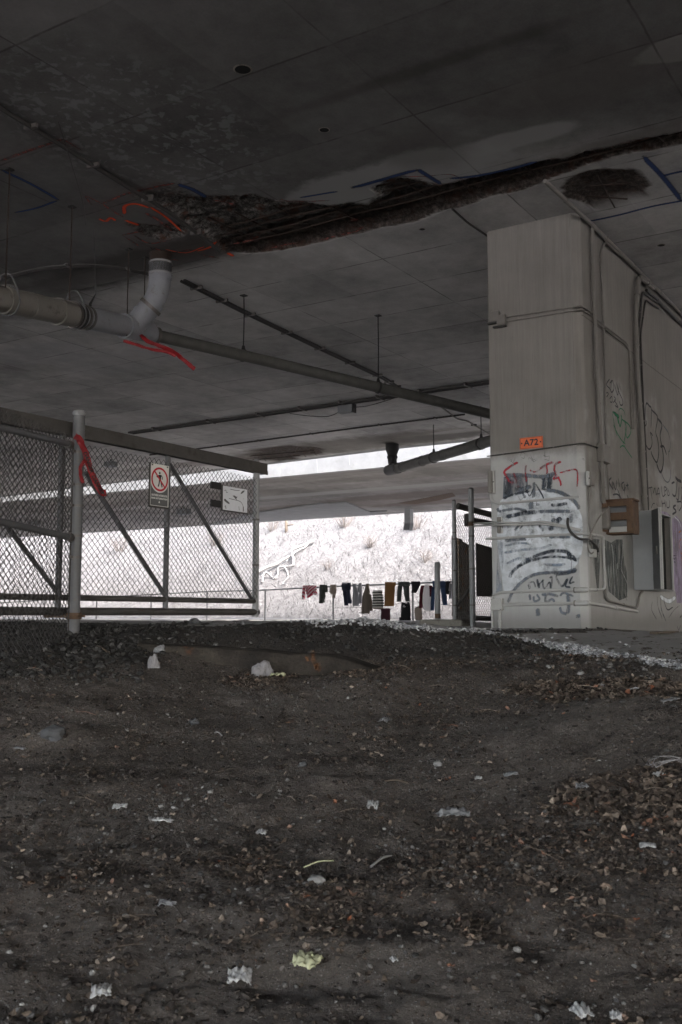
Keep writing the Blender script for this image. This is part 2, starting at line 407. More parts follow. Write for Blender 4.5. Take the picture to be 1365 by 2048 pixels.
def dirt():
    t = NT('bare_dark_earth'); c = t.co()
    a = t.noise(c, .8, 8, .65); b = t.noise(c, 7, 8, .72); d = t.noise(c, 34, 7, .78); e = t.noise(c, 130, 4, .7)
    k = t.ma('ADD', t.ma('MULTIPLY', a, .25), t.ma('ADD', t.ma('MULTIPLY', b, .25), t.ma('ADD', t.ma('MULTIPLY', d, .4), t.ma('MULTIPLY', e, .25))))
    col = t.ramp(k, [(.44, (.014, .011, .010)), (.53, (.058, .049, .043)), (.64, (.12, .102, .090)), (.77, (.23, .20, .18))])
    # trodden, paler, drier soil
    col = t.mix(t.ma('MULTIPLY', t.mr(t.noise(t.map(c, loc=(2, 7, 0)), .5, 5), .48, .62), .6), col, t.mulv((.100, .088, .079), t.ma('MULTIPLY_ADD', d, .8, .6)))
    # chips of leaf, bark, glass and stone trodden into the surface, three sizes
    for sc, th, am, loc in ((30, .74, .7, 1), (64, .64, .72, 5), (130, .56, .7, 9)):
        cc = t.map(c, (1, 1, .4), (loc, loc, 0)); w = t.noise(cc, sc * .6, 2)
        cv = t.mix(.06, cc, t.comb(w, w, w)) if False else cc
        ids = t.sep(t.vor(cv, sc, 'F1', 'Color')); dist = t.vor(cv, sc)
        on = t.ma('MULTIPLY', t.mr(t.ma('ADD', ids[0], t.ma('MULTIPLY', t.ma('SUBTRACT', a, .5), .5)), th, th + .03), t.mr(t.ma('ADD', dist, t.ma('MULTIPLY', t.ma('SUBTRACT', w, .5), .35)), .20, .34, 1, 0))
        col = t.mix(t.ma('MULTIPLY', on, am), col, t.ramp(ids[1], [(0, (.06, .04, .03)), (.3, (.13, .09, .065)), (.55, (.20, .165, .14)), (.75, (.30, .27, .25)), (.9, (.10, .10, .105)), (1, (.42, .42, .42))]))
    pale = t.attr('pale')
    col = t.mix(pale, t.mulv(col, 1.5), t.ramp(k, [(.38, (.12, .11, .105)), (.5, (.34, .325, .315)), (.7, (.50, .485, .475))]))
    bf = t.attr('coal')
    col = t.mix(t.ma('MULTIPLY', bf, .8), col, t.mulv((.032, .030, .029), t.ma('MULTIPLY_ADD', d, 1.6, .3)))
    t.col(col).set(Roughness=.95)
    t.bump(t.ma('ADD', t.ma('MULTIPLY', b, 1.0), t.ma('ADD', t.ma('MULTIPLY', d, 1.0), t.ma('MULTIPLY', e, .4))), .9, .07)
    return t.m
M['dirt'] = dirt()
M['asphalt'] = weather('dusty_asphalt', (.31, .30, .292), .3, 1.6, .9, 0, .25, .006, (.40, .388, .378), .52, fine=120)

def litter(name, stops, rough=.85):
    t = NT(name); c = t.co()
    t.col(t.mulv(t.ramp(t.island(), stops), t.mr(t.noise(c, 60, 4), .3, .7, .65, 1.25))).set(Roughness=rough); return t.m
M['leaves'] = litter('dead_leaves', [(0, (.030, .023, .019)), (.4, (.066, .050, .040)), (.68, (.105, .080, .062)), (.87, (.165, .130, .102)), (.97, (.29, .235, .19)), (1, (.19, .065, .03))])
M['stones'] = litter('mixed_stones', [(0, (.035, .033, .032)), (.55, (.075, .07, .066)), (.92, (.13, .122, .115)), (1, (.27, .26, .25))])
M['clods'] = litter('earth_clod_soil', [(0, (.016, .013, .012)), (.7, (.042, .035, .031)), (1, (.078, .066, .058))], .95)
M['pebbles'] = litter('pale_crushed_stone', [(0, (.17, .17, .175)), (.5, (.33, .33, .345)), (1, (.56, .56, .57))])
M['coal'] = litter('dark_ballast', [(0, (.015, .014, .0135)), (.7, (.036, .034, .032)), (.96, (.066, .063, .06)), (1, (.15, .145, .14))])
M['straw'] = litter('dry_straw', [(0, (.03, .025, .022)), (.22, (.12, .11, .108)), (.6, (.25, .236, .233)), (1, (.38, .366, .362))])
def bank_mat():
    t = NT('dry_grass_bank'); c = t.co()
    a = t.noise(c, .6, 6); b = t.noise(t.map(c, (1, 1, 1)), 5, 8, .75); d = t.noise(t.map(c, (1, 2.2, 2.2), rot=(0, 0, ROT)), 14, 6, .7)
    k = t.ma('ADD', t.ma('MULTIPLY', b, .45), t.ma('ADD', t.ma('MULTIPLY', d, .45), t.ma('MULTIPLY', a, .2)))
    t.col(t.ramp(k, [(.40, (.02, .017, .016)), (.45, (.105, .097, .096)), (.54, (.19, .179, .178)), (.70, (.29, .278, .277))])).set(Roughness=.95)
    t.bump(t.ma('ADD', b, d), 1, .25); return t.m
M['bank'] = bank_mat()
M['bark'] = weather('bleached_branch', (.20, .19, .185), .3, 4, .9, 0, .3, .01)

def cloth(name, col, var=.2):
    t = NT(name); c = t.co()
    t.col(t.mulv(col, t.ma('MULTIPLY_ADD', t.noise(t.map(c, (1, 1, .3)), 9, 5), var * 2, 1 - var))).set(Roughness=.95)
    t.bump(t.noise(t.map(c, (1, 1, .25)), 14, 3), .5, .02); return t.m
def striped(name, c1, c2, per, duty=.5, tilt=0.0):
    t = NT(name); c = t.co(); x, y, z = t.sep(c)
    f = t.ma('FRACT', t.ma('DIVIDE', t.ma('ADD', t.ma('ADD', z, t.ma('MULTIPLY', y, tilt)), t.ma('MULTIPLY', t.noise(c, 5, 2), .02)), per))
    t.col(t.mix(t.mr(f, duty - .04, duty + .04), c1, c2)).set(Roughness=.95); return t.m

# ------------------------------------------------------------------ world and sun
SUN_EL, SUN_AZ = rad(50), rad(140)          # sun behind and above the camera
wd = bpy.data.worlds.new('World'); scn.world = wd; wd.use_nodes = True
nt = wd.node_tree; bg = nt.nodes['Background']
sky = nt.nodes.new('ShaderNodeTexSky'); sky.sky_type = 'NISHITA'; sky.sun_disc = False
sky.sun_elevation = SUN_EL; sky.sun_rotation = SUN_AZ; sky.dust_density = 3; sky.air_density = 1.0; sky.ozone_density = .6
hs = nt.nodes.new('ShaderNodeHueSaturation'); hs.inputs['Saturation'].default_value = .45
nt.links.new(sky.outputs[0], hs.inputs['Color']); nt.links.new(hs.outputs[0], bg.inputs['Color']); bg.inputs['Strength'].default_value = .15
sl = bpy.data.lights.new('sun', 'SUN'); sl.energy = 1.4; sl.angle = rad(12); sl.color = (1, .96, .91)
so = bpy.data.objects.new('sun', sl); COL.objects.link(so); so.location = (0, -20, 40)
sd = Vector((math.sin(SUN_AZ) * math.cos(SUN_EL), math.cos(SUN_AZ) * math.cos(SUN_EL), math.sin(SUN_EL)))
so.rotation_euler = (-sd).to_track_quat('-Z', 'Y').to_euler()
scn.view_settings.view_transform = 'Standard'; scn.view_settings.look = 'None'
scn.view_settings.gamma = 1; scn.view_settings.exposure = 3.42
scn.cycles.use_denoising = True; scn.cycles.adaptive_threshold = .025
scn.cycles.max_bounces = 10; scn.cycles.diffuse_bounces = 6; scn.cycles.transparent_max_bounces = 24
scn.cycles.sample_clamp_indirect = 8
# ------------------------------------------------------------------ ground
def lerp_tab(tab, d):
    if d <= tab[0][0]: return tab[0][1]
    for (a, za), (b, zb) in zip(tab, tab[1:]):
        if d <= b:
            t = (d - a) / (b - a); t2 = t * t * (3 - 2 * t); t = .5 * t + .5 * t2
            return za + (zb - za) * t
    return tab[-1][1]
T_MID = [(-40, -1.2), (0, -.5), (2, -.2), (3.6, .1), (5, .37), (6.5, .66), (8, .95), (8.7, 1.07), (9.1, 1.20), (9.8, 1.44), (10.4, 1.525), (11.4, 1.51), (12.6, 1.44), (16, 1.42), (30, 1.42), (60, 1.40), (200, 1.4)]
T_LEFT = [(-40, -1.2), (0, -.5), (2, -.2), (3.6, .1), (5, .37), (6.5, .68), (7.8, .97), (8.4, 1.09), (8.9, 1.28), (9.4, 1.42), (10.2, 1.49), (11.4, 1.47), (12.6, 1.44), (16, 1.42), (30, 1.42), (60, 1.40), (200, 1.4)]
T_RIGHT = [(-40, -1.2), (0, -.5), (2, -.2), (3.6, .1), (5.0, .62), (5.5, .81), (6.1, .97), (6.6, 1.035), (7.0, 1.09), (7.4, 1.205), (7.9, 1.235), (9, 1.255), (10.5, 1.31), (12.2, 1.425), (16, 1.42), (30, 1.42), (60, 1.4), (200, 1.4)]
def ss(a, b, x):
    t = max(0, min(1, (x - a) / (b - a))); return t * t * (3 - 2 * t)
def gh0(x, y):
    l = lerp_tab(T_LEFT, y); m = lerp_tab(T_MID, y); r = lerp_tab(T_RIGHT, y)
    wl = ss(-.6, -2.2, x) ; wr = ss(.2, 2.3, x) if y < 12 else ss(.2, 2.3, x)
    z = m + (l - m) * wl + (r - m) * wr
    if y > 11 and x > 3.1: z -= .05 * (x - 3.1) * ss(11, 13, y) * (1 if x < 9 else 0) + (.295 * ss(11, 13, y) if x >= 9 else 0)
    for (cx, cy, rx, ry, h) in ((-1.95, 6.9, .35, .22, .10), (.45, 8.25, .95, .38, .13), (1.75, 6.5, .9, .32, .09), (-1.2, 6.0, .7, .25, .05), (-.9, 7.6, .5, .3, -.04), (.25, 4.55, .35, .22, -.05), (.62, 4.62, .10, .22, -.07), (.8, 4.35, .12, .14, -.06), (-.2, 4.1, .4, .12, -.05), (-.6, 3.8, .3, .15, -.05), (1.1, 7.9, .6, .3, .05), (-1.5, 4.6, .7, .4, .03), (.9, 5.5, .5, .3, -.03)):
        q = ((x - cx) / rx) ** 2 + ((y - cy) / ry) ** 2
        if q < 9: z += h * math.exp(-q)
    return z
def gh(x, y):
    z = gh0(x, y)
    if y < 25 and abs(x) < 12:
        p = Vector((x, y, 0))
        f = 1 - ss(11, 15, y) * .6
        z += f * (.030 * noise.noise(p * 1.7) + .020 * noise.noise(p * 4.3 + Vector((9, 2, 0))) + .013 * noise.noise(p * 10 + Vector((1, 7, 3))))
        if y < 11: z += (.016 * noise.noise(p * 6.5 + Vector((4, 4, 9))) - .022 * max(0, noise.noise(p * 3.1 + Vector((7, 1, 5))) - .25)) + .012 * noise.noise(p * 23) + (.007 * abs(noise.noise(p * 48)) if y < 9.5 else 0)
    elif y < 60: z += .03 * noise.noise(Vector((x, y, 0)) * .8)
    return z
def on_ground(px, py, dmin=2.0, dmax=40):
    d = ray(px, py); t = dmin; prev = None
    while t < dmax:
        p = EYE + d * t
        if p.z <= gh(p.x, p.y):
            lo, hi = t - .05, t
            for _ in range(14):
                mid = (lo + hi) / 2; p = EYE + d * mid
                if p.z <= gh(p.x, p.y): hi = mid
                else: lo = mid
            return EYE + d * hi
        t += .05
    return EYE + d * dmax

def axis(dense, lo, hi, step, far_lo, far_hi, g=1.25):
    out = []; v = lo; s = step
    while v > far_lo: s *= g; v -= s; out.append(v)
    out = out[::-1]
    n = int((hi - lo) / step)
    out += [lo + i * (hi - lo) / n for i in range(n + 1)]
    v = hi; s = step
    while v < far_hi: s *= g; v += s; out.append(v)
    return out
def terrain():
    # spacing follows the distance from the viewpoint of the path: fine near, coarse far
    ys = []; y = 2.6; 
    while y < 12.6: ys.append(y); y += .014 + .0042 * max(0, y - 3.2) 
    s = .05
    while y < 320: ys.append(y); s *= 1.09; y += s
    y = 2.6; s = .03; pre = []
    while y > -160: s *= 1.3; y -= s; pre.append(y)
    ys = pre[::-1] + ys
    xs = axis(None, -3.4, 3.6, .019, -200, 200, 1.13)
    vs = [(x, y, gh(x, y)) for y in ys for x in xs]
    nx = len(xs)
    fs = [(j * nx + i, j * nx + i + 1, (j + 1) * nx + i + 1, (j + 1) * nx + i) for j in range(len(ys) - 1) for i in range(nx - 1)]
    me = bpy.data.meshes.new('ground'); me.from_pydata(vs, [], fs); me.materials.append(M['dirt'])
    me.polygons.foreach_set('use_smooth', [True] * len(me.polygons))
    at = me.attributes.new('coal', 'FLOAT', 'POINT')
    def coal(x, y):
        p = Vector((x, y, 0)); n = noise.noise(p * 1.6) * .5
        a = ss(8.2, 8.7, y + n * .5) * ss(-1.35, -1.8, x + n * .4) * ss(12, 11, y)
        b = ss(9.0, 9.35, y + n * .3) * ss(12.2, 11.2, y) * ss(2.2, 1.0, x) * .8
        return max(a, b)
    at.data.foreach_set('value', [coal(v[0], v[1]) if 7 < v[1] < 13 else 0.0 for v in vs])
    at = me.attributes.new('pale', 'FLOAT', 'POINT')
    def pale(x, y):  # outer ground paled, mostly out of view, to bounce light onto the soffit
        n = 1.5 * noise.noise(Vector((x * .3, y * .3, 4)))
        b = x * BV.x + y * BV.y
        return max(ss(21, 25, b + n), ss(-13, -18, b + n), ss(11.5, 16, y + n) * .7)
    at.data.foreach_set('value', [pale(v[0], v[1]) for v in vs])
    o = bpy.data.objects.new('ground', me); COL.objects.link(o); o['kind'] = 'structure'
    return o
terrain()

# dusty asphalt path in front of the pier: one sheet just above the ground
edge_px = [(640, 1245), (760, 1249), (850, 1255), (960, 1268), (1100, 1290), (1230, 1312), (1365, 1337), (1500, 1362)]
edge = [on_ground(*q, dmin=5) for q in edge_px]
def right_of_edge(x, y):
    """signed distance-ish: positive on the path side of the pebble line"""
    best = 1e9; sg = 1
    for a, b in zip(edge, edge[1:]):
        ab = Vector((b.x - a.x, b.y - a.y)); ap = Vector((x - a.x, y - a.y))
        t = max(0, min(1, ap.dot(ab) / ab.length_squared)); d = (ap - ab * t)
        if d.length < best: best = d.length; sg = 1 if ab.x * ap.y - ab.y * ap.x > 0 else -1
    return best * sg
def path_sheet():
    xs = [-3 + i * .12 for i in range(120)]; ys = []; y = 6.2; s = .06
    while y < 44: ys.append(y); s = .06 + max(0, y - 10) * .03; y += s
    vs = []; keep = []
    for y in ys:
        for x in xs:
            keep.append(right_of_edge(x, y) > .12 + .1 * noise.noise(Vector((x, y, 5)) * 3) and x > -2 and not (y > 14 and x < -1.5))
            vs.append((x, y, gh(x, y) + .006 + .01 * ss(14, 20, y)))
    nx = len(xs); fs = []
    for j in range(len(ys) - 1):
        for i in range(nx - 1):
            q = (j * nx + i, j * nx + i + 1, (j + 1) * nx + i + 1, (j + 1) * nx + i)
            if all(keep[k] for k in q): fs.append(q)
    m = MB(); m.v = [Vector(v) for v in vs]; m.f = fs
    o = m.build('path', M['asphalt'], smooth=True); o['kind'] = 'structure'
path_sheet()

# ------------------------------------------------------------------ first viaduct
ZS = 6.74
B0, B1 = -15.0, 26.7
bridge = thing('viaduct', 'low concrete viaduct overhead with spalled dark soffit, spray marks and rust stains', 'bridge', (0, 0, 0))
def inpoly(p, poly):
    c = False; n = len(poly)
    for i in range(n):
        a, b = poly[i], poly[(i + 1) % n]
        if (a[1] > p[1]) != (b[1] > p[1]) and p[0] < (b[0] - a[0]) * (p[1] - a[1]) / (b[1] - a[1]) + a[0]: c = not c
    return c
def pdist(p, poly):
    best = 1e9; n = len(poly)
    for i in range(n):
        a, b = poly[i], poly[(i + 1) % n]
        dx, dy = b[0] - a[0], b[1] - a[1]
        t = max(0, min(1, ((p[0] - a[0]) * dx + (p[1] - a[1]) * dy) / (dx * dx + dy * dy + 1e-12)))
        best = min(best, math.hypot(p[0] - a[0] - dx * t, p[1] - a[1] - dy * t))
    return best if inpoly(p, poly) else -best
def to_ba(q): v = on_z(q[0], q[1], ZS); return (v.dot(BV), v.dot(AV))
SP1 = [to_ba(q) for q in [(296, 402), (345, 397), (420, 392), (500, 391), (560, 405), (600, 403), (660, 412), (700, 408), (742, 412), (762, 392), (748, 376), (770, 362), (800, 356), (850, 363), (880, 374), (930, 362), (1000, 343), (1080, 324), (1130, 318), (1200, 299), (1300, 278), (1400, 255), (1400, 288), (1300, 306), (1240, 316), (1180, 332), (1100, 364), (1040, 388), (985, 398), (900, 424), (850, 442), (780, 458), (700, 476), (620, 494), (560, 506), (500, 513), (455, 508), (440, 490), (400, 462), (350, 430)]]
SP2 = [to_ba(q) for q in [(1128, 385), (1145, 365), (1180, 350), (1215, 345), (1268, 350), (1293, 376), (1275, 402), (1240, 414), (1210, 420), (1180, 416), (1140, 402)]]
SP3 = [to_ba(q) for q in [(262, 448), (300, 452), (335, 446), (377, 452), (368, 470), (322, 479), (292, 470)]]
SP4 = [to_ba(q) for q in [(490, 905), (560, 893), (640, 898), (632, 912), (560, 922), (500, 925)]]
def ceil_z(b, a):
    z = ZS + .05 * ss(10.74, 10.80, b)
    sp = dp = 0.0
    pts = ((SP1, .10), (SP2, .07), (SP3, .07), (SP4, .06))
    for poly, depth in pts:
        bx = [q[0] for q in poly]; ax = [q[1] for q in poly]
        if b < min(bx) - .3 or b > max(bx) + .3 or a < min(ax) - .3 or a > max(ax) + .3: continue
        n = Vector((b * 9, a * 9, 1.0))
        d = pdist((b, a), poly) + .05 * noise.noise(n * .6) + .025 * noise.noise(n * 2.1)
        k = ss(-.012, .03, d)
        sp = max(sp, ss(-.06, -.015, d))
        r = .5 + .5 * ss(.0, .22, d) + .45 * noise.noise(n * .9) + .30 * noise.noise(n * 2.6)
        z += k * depth * max(.15, r)
        if poly is SP1:
            dp = max(dp, ss(.10, .26, d) * ((.85 if b > 10.15 else .3) + .5 * noise.noise(n * .5)))
            if 10.46 < b < 10.62 and a > 3.2: z += k * .09; dp = max(dp, .9 * k)
        else: dp = max(dp, .4 * ss(.1, .3, d))
    return z, sp, dp
def skew(a): return max(0, min(25, a - 15)) * .085
def soffit_mesh():
    bs = [B0 + i * .9 for i in range(int((8.9 - B0) / .9) + 1)]
    b = 9.0
    while b < 11.95: bs.append(b); b += .03
    b = 12.2
    while b < B1 - .3: bs.append(b); b += .45
    for q in (25.4, 25.5, 25.6, 25.7, 25.8, 25.9, 26, 26.1, 26.2, 26.3): bs.append(q)
    bs.append(B1); bs = sorted(set(round(q, 4) for q in bs))
    As = [-60, -40, -25, -15, -9, -5, -2, 0]
    a = .6
    while a < 10.8: As.append(a); a += .04
    a = 11
    while a < 24: As.append(a); a += .5
    for q in (16.2, 16.3, 16.4, 16.6, 16.8, 17.2, 17.4, 17.6, 17.8, 18.2, 18.4, 18.6): As.append(q)
    As += [26, 30, 36, 44, 55, 70, 90]; As = sorted(set(round(q, 4) for q in As))
    m = MB(); s1 = []; s2 = []
    for a in As:
        for b in bs:
            z, sp, dp = ceil_z(b, a); m.v.append(W(b + ss(20, B1, b) * skew(a), a, z)); s1.append(sp); s2.append(dp)
    n = len(bs)
    m.f = [(j * n + i, (j + 1) * n + i, (j + 1) * n + i + 1, j * n + i + 1) for j in range(len(As) - 1) for i in range(n - 1)]
    m.f = [f[::-1] for f in m.f]
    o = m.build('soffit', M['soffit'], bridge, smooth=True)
    for nm, dat in (('spall', s1), ('deep', s2)):
        at = o.data.attributes.new(nm, 'FLOAT', 'POINT'); at.data.foreach_set('value', dat)
    return o
soffit_mesh()
MB().wbox(B0 + .02, B1 - .02, -60, 90, 7.12, 7.7).build('deck', M['conc'], bridge)
for b0, b1, f in ((B0 - .3, B0 + .001, 0), (B1 - .001, B1 + .3, 1)):
    for nm, i0, z0, z1 in (('edge_beam', 0, ZS + .045, 7.95), ('parapet', .03, 7.95, 8.6)):
        out = [W(b0 + i0 + f * skew(a), a, z0) for a in (-60, 15, 40, 90)] + [W(b1 - i0 + f * skew(a), a, z0) for a in (90, 40, 15, -60)]
        MB().prism(out, UZ * (z1 - z0)).build(nm, M['fascia'], bridge)
MB().prism([W(B1 - .03, 15, 7.12), W(B1 + skew(40), 40, 7.12), W(B1 + skew(90), 90, 7.12), W(B1 - .03, 90, 7.12)], UZ * .5).build('deck', M['conc'], bridge)
# bared bars in the broken strip
def rebar(pts, r=.011): MB().tube(pts, r, 6).build('rebar', M['rod'], bridge)
for b, a0, a1 in ((10.03, 8.2, 3.9), (10.22, 8.9, 1.2), (10.42, 9.0, 2.4), (10.62, 8.7, 1.0)):
    pts = [W(b + .012 * noise.noise(Vector((a0 + i, b, 0))), a0 + (a1 - a0) * i / 14, ZS + .035 + .014 * math.sin(i * 1.7 + b * 9)) for i in range(15)]
    rebar(pts, .010)
for a, b0, b1 in ((8.25, 9.7, 10.7), (7.85, 9.75, 10.7), (7.3, 9.85, 10.75), (6.7, 9.95, 10.7), (5.55, 9.85, 10.72), (5.0, 9.95, 10.7), (4.2, 10.0, 10.72), (3.5, 10.15, 10.7), (2.7, 10.3, 10.75)):
    rebar([W(b0, a, ZS + .06), W((b0 + b1) / 2, a - .03, ZS + .045), W(b1, a - .06, ZS + .04)], .012)
for q in ((1180, 372, 1262, 366), (1175, 392, 1255, 398), (1195, 352, 1230, 415)):
    rebar([on_z(q[0], q[1], ZS + .03), on_z(q[2], q[3], ZS + .035)], .010)
for px0, px1 in (((500, 912), (628, 901)), ((505, 920), (600, 911))):
    rebar([on_z(*px0, ZS + .06), on_z(*px1, ZS + .06)], .012)
for x in (520, 545, 572, 600, 622):
    rebar([on_z(x, 903 - (x - 560) * .05, ZS + .07), on_z(x + 14, 920 - (x - 560) * .12, ZS + .07)], .010)
# round drain holes cast in the soffit
for px, py, r in ((486, 138, .075), (649, 259, .05), (1323, 490, .045), (845, 458, .035)):
    c = on_z(px, py, ZS + (.05 if py > 440 else 0)); m = MB()
    ring = [c + Vector((math.cos(i / 20 * 6.2832), math.sin(i / 20 * 6.2832), 0)) * r for i in range(20)]
    out = [p + (p - c) * .25 - UZ * .004 for p in ring]; ins = [p - UZ * .008 for p in ring]; top = [p + UZ * .002 - UZ * .005 for p in ring]
    n = 20; m.v = [Vector(v) for v in out + ins]; m.f = [(i, (i + 1) % n, n + (i + 1) % n, n + i) for i in range(n)]
    m.build('drain_rim', M['conc'], bridge, smooth=True)
    MB().poly([p - UZ * .005 for p in ring]).build('drain_hole', M['black'], bridge)
# spray marks and chalk lines left on the soffit by inspectors
def ceil_mark(px, w, mat, name='spray_mark', lift=.004, z=ZS, sm=True):
    pts = [on_z(q[0], q[1], z) for q in px]
    if sm: pts = smooth_path(pts, 4)
    MB().ribbon(pts, w * (1.9 if mat == 'c_blue' else 1.35), -UZ, lift, .0008).build(name, M[mat], bridge)
for px, w, mt in (
    ([(703, 376), (770, 357), (836, 338)], .055, 'c_blue'), ([(836, 338), (858, 352), (884, 368)], .05, 'c_blue'), ([(900, 357), (960, 350), (1030, 335), (1075, 322)], .045, 'c_blue'),
    ([(355, 368), (385, 378), (415, 395)], .06, 'c_blue'), ([(600, 395), (640, 388), (676, 382)], .03, 'c_blue'),
    ([(1285, 311), (1325, 352), (1365, 402)], .05, 'c_blue'), ([(1324, 352), (1350, 345), (1400, 335)], .04, 'c_blue'), ([(1175, 443), (1240, 429), (1310, 411), (1400, 395)], .04, 'c_blue'),
    ([(0, 338), (60, 366), (120, 400)], .04, 'c_blue'), ([(30, 425), (75, 415), (115, 400)], .03, 'c_blue'),
    ([(250, 428), (250, 412), (272, 407), (300, 415)], .055, 'c_red'), ([(300, 413), (330, 432), (365, 463)], .045, 'c_red'), ([(198, 437), (212, 442), (222, 435), (232, 441)], .05, 'c_red'), ([(250, 440), (280, 450)], .06, 'c_red'),
    ([(395, 502), (420, 494), (432, 483)], .05, 'c_red'), ([(385, 497), (345, 504), (300, 494)], .035, 'c_pink'), ([(455, 505), (468, 512)], .07, 'c_red'), ([(465, 488), (500, 480), (520, 470)], .06, 'c_pink'),
    ([(205, 407), (250, 388), (300, 376), (350, 365)], .05, 'c_pink'), ([(205, 407), (232, 425), (248, 434)], .045, 'c_pink'), ([(185, 410), (172, 392), (205, 407)], .03, 'c_pink'), ([(245, 470), (285, 461)], .05, 'c_pink'), ([(245, 470), (280, 492)], .035, 'c_pink'),
    ([(300, 494), (330, 515), (360, 520)], .03, 'c_pink'), ([(268, 470), (300, 486), (345, 478)], .04, 'c_pink'), ([(330, 498), (372, 505), (410, 492)], .03, 'c_red'), ([(290, 425), (318, 440), (345, 462)], .06, 'c_pink'), ([(400, 508), (440, 516)], .05, 'c_pink'),
    ([(0, 322), (45, 305), (90, 290), (125, 277)], .05, 'c_pink'), ([(125, 277), (165, 300)], .03, 'c_pink'), ([(420, 398), (470, 408)], .035, 'c_pink'), ([(560, 398), (590, 403), (660, 400)], .03, 'c_pink'), ([(800, 352), (850, 352), (900, 348), (925, 358)], .02, 'c_pink')):
    ceil_mark(px, w, mt)
for px, w, mt in (([(540, 496), (575, 488), (600, 486)], .05, 'c_pink'), ([(640, 480), (680, 470), (716, 461)], .06, 'c_pink'), ([(700, 440), (718, 438)], .09, 'c_pink'), ([(715, 462), (726, 452)], .06, 'c_pink')):
    ceil_mark(px, w, mt, z=ZS - .004)

# ------------------------------------------------------------------ second viaduct beyond the gap
bridge2 = thing('viaduct', 'second concrete viaduct beyond the bright gap, its pale side lit by the sky', 'bridge', (0, 0, 0))
M['fascia_line'] = weather('pale_mortar', (.33, .33, .33), .3, 3)
def second():
    bs = [30.0 + i * .5 for i in range(28)] + [43.7]
    As = [-60, -30, -10, 0] + [4 + i for i in range(50)] + [60, 75, 100]
    PA = [to_ba(q) for q in [(520, 1022), (640, 1005), (695, 1003), (740, 1022), (775, 1020), (800, 1040), (500, 1060)]]
    PB = [to_ba(q) for q in [(795, 1006), (830, 1000), (880, 990), (905, 985), (912, 992), (880, 1000), (830, 1008)]]
    m = MB()
    for a in As:
        for b in bs: m.v.append(W(b, a, ZS))
    n = len(bs)
    m.f = [(j * n + i, j * n + i + 1, (j + 1) * n + i + 1, (j + 1) * n + i) for j in range(len(As) - 1) for i in range(n - 1)]
    m.build('soffit', M['soffit2'], bridge2)
    MB().prism([W(min(p[0], 43.6), p[1], ZS - .07) for p in PA], UZ * .06).build('repair_patch', M['fascia'], bridge2)
    MB().prism([W(min(p[0], 43.6), p[1], ZS - .012) for p in PB], UZ * .008).build('spalled_patch', M['rust'], bridge2)
    MB().wbox(30.02, 43.68, -60, 100, 7.1, 7.7).build('deck', M['conc'], bridge2)
    MB().wbox(29.72, 30.0, -60, 100, ZS - .02, 8.8).build('edge_beam', M['fascia'], bridge2)
    MB().wbox(43.7, 44.0, -60, 100, ZS - .02, 8.5).build('edge_beam', M['fascia'], bridge2)
    # crack and joint lines filled with lighter mortar on the lit side
    for q in ([(560, 955), (562, 935)], [(636, 946), (634, 918)], [(842, 925), (845, 908), (838, 895)], [(870, 905), (864, 892)], [(700, 930), (699, 910)]):
        pts = [on_plane(px, py, W(29.72, 0, 7), BV) for px, py in q]
        MB().ribbon(smooth_path(pts, 3), .028, -BV, .003).build('joint_line', M['fascia_line'], bridge2)
second()

# ------------------------------------------------------------------ pier
PC = at_depth(1178, 1257, 12.4)
PCz = Vector((PC.x, PC.y, 1.434))
pier = thing('bridge_pier', 'tall concrete wall pier covered in graffiti, pale paint on its lower half', 'pier', PCz)
def PW(w, u, z): return PC + BV * w + AV * u + UZ * (z - PC.z)
def front(px, py, off=0): return on_plane(px, py, PC, BV) - BV * off
def side(px, py, off=0): return on_plane(px, py, PC, AV) - AV * off
def pier_mesh():
    out = [(.012, .085), (0, .10), (0, 1.27), (.012, 1.285), (17, 1.285), (17, 0), (.10, 0), (.085, .012)]
    zs = [.6, 2.2, 3.5, 4.9, 6.83]
    m = MB()
    for z in zs: m.v += [PW(w, u, z) for w, u in out]
    n = len(out)
    for j in range(len(zs) - 1):
        for i in range(n):
            k = (i + 1) % n; m.f.append((j * n + i, (j + 1) * n + i, (j + 1) * n + k, j * n + k))
    m.f.append(tuple(range((len(zs) - 1) * n, len(zs) * n)))
    return m.build('pier_wall', M['pier'], pier)
pier_mesh()

# ------------------------------------------------------------------ lit bank beyond the viaducts
def bank():
    m = MB(); bs = [44 + i * .5 for i in range(70)]; As = [-60 + i * 4 for i in range(15)] + [i * .6 for i in range(140)] + [84 + i * 5 for i in range(10)]
    for a in As:
        for b in bs:
            p = Vector((b, a, 0)); z = 1.2 + max(0, b - 45.5) * .66
            z += .35 * noise.noise(p * .25) * ss(45, 48, b) + .12 * noise.noise(p * .9) + .06 * noise.noise(p * 2.2)
            m.v.append(W(b, a, z))
    n = len(bs)
    m.f = [(j * n + i, (j + 1) * n + i, (j + 1) * n + i + 1, j * n + i + 1)[::-1] for j in range(len(As) - 1) for i in range(n - 1)]
    o = m.build('embankment', M['bank'], smooth=True); o['kind'] = 'structure'
bank()
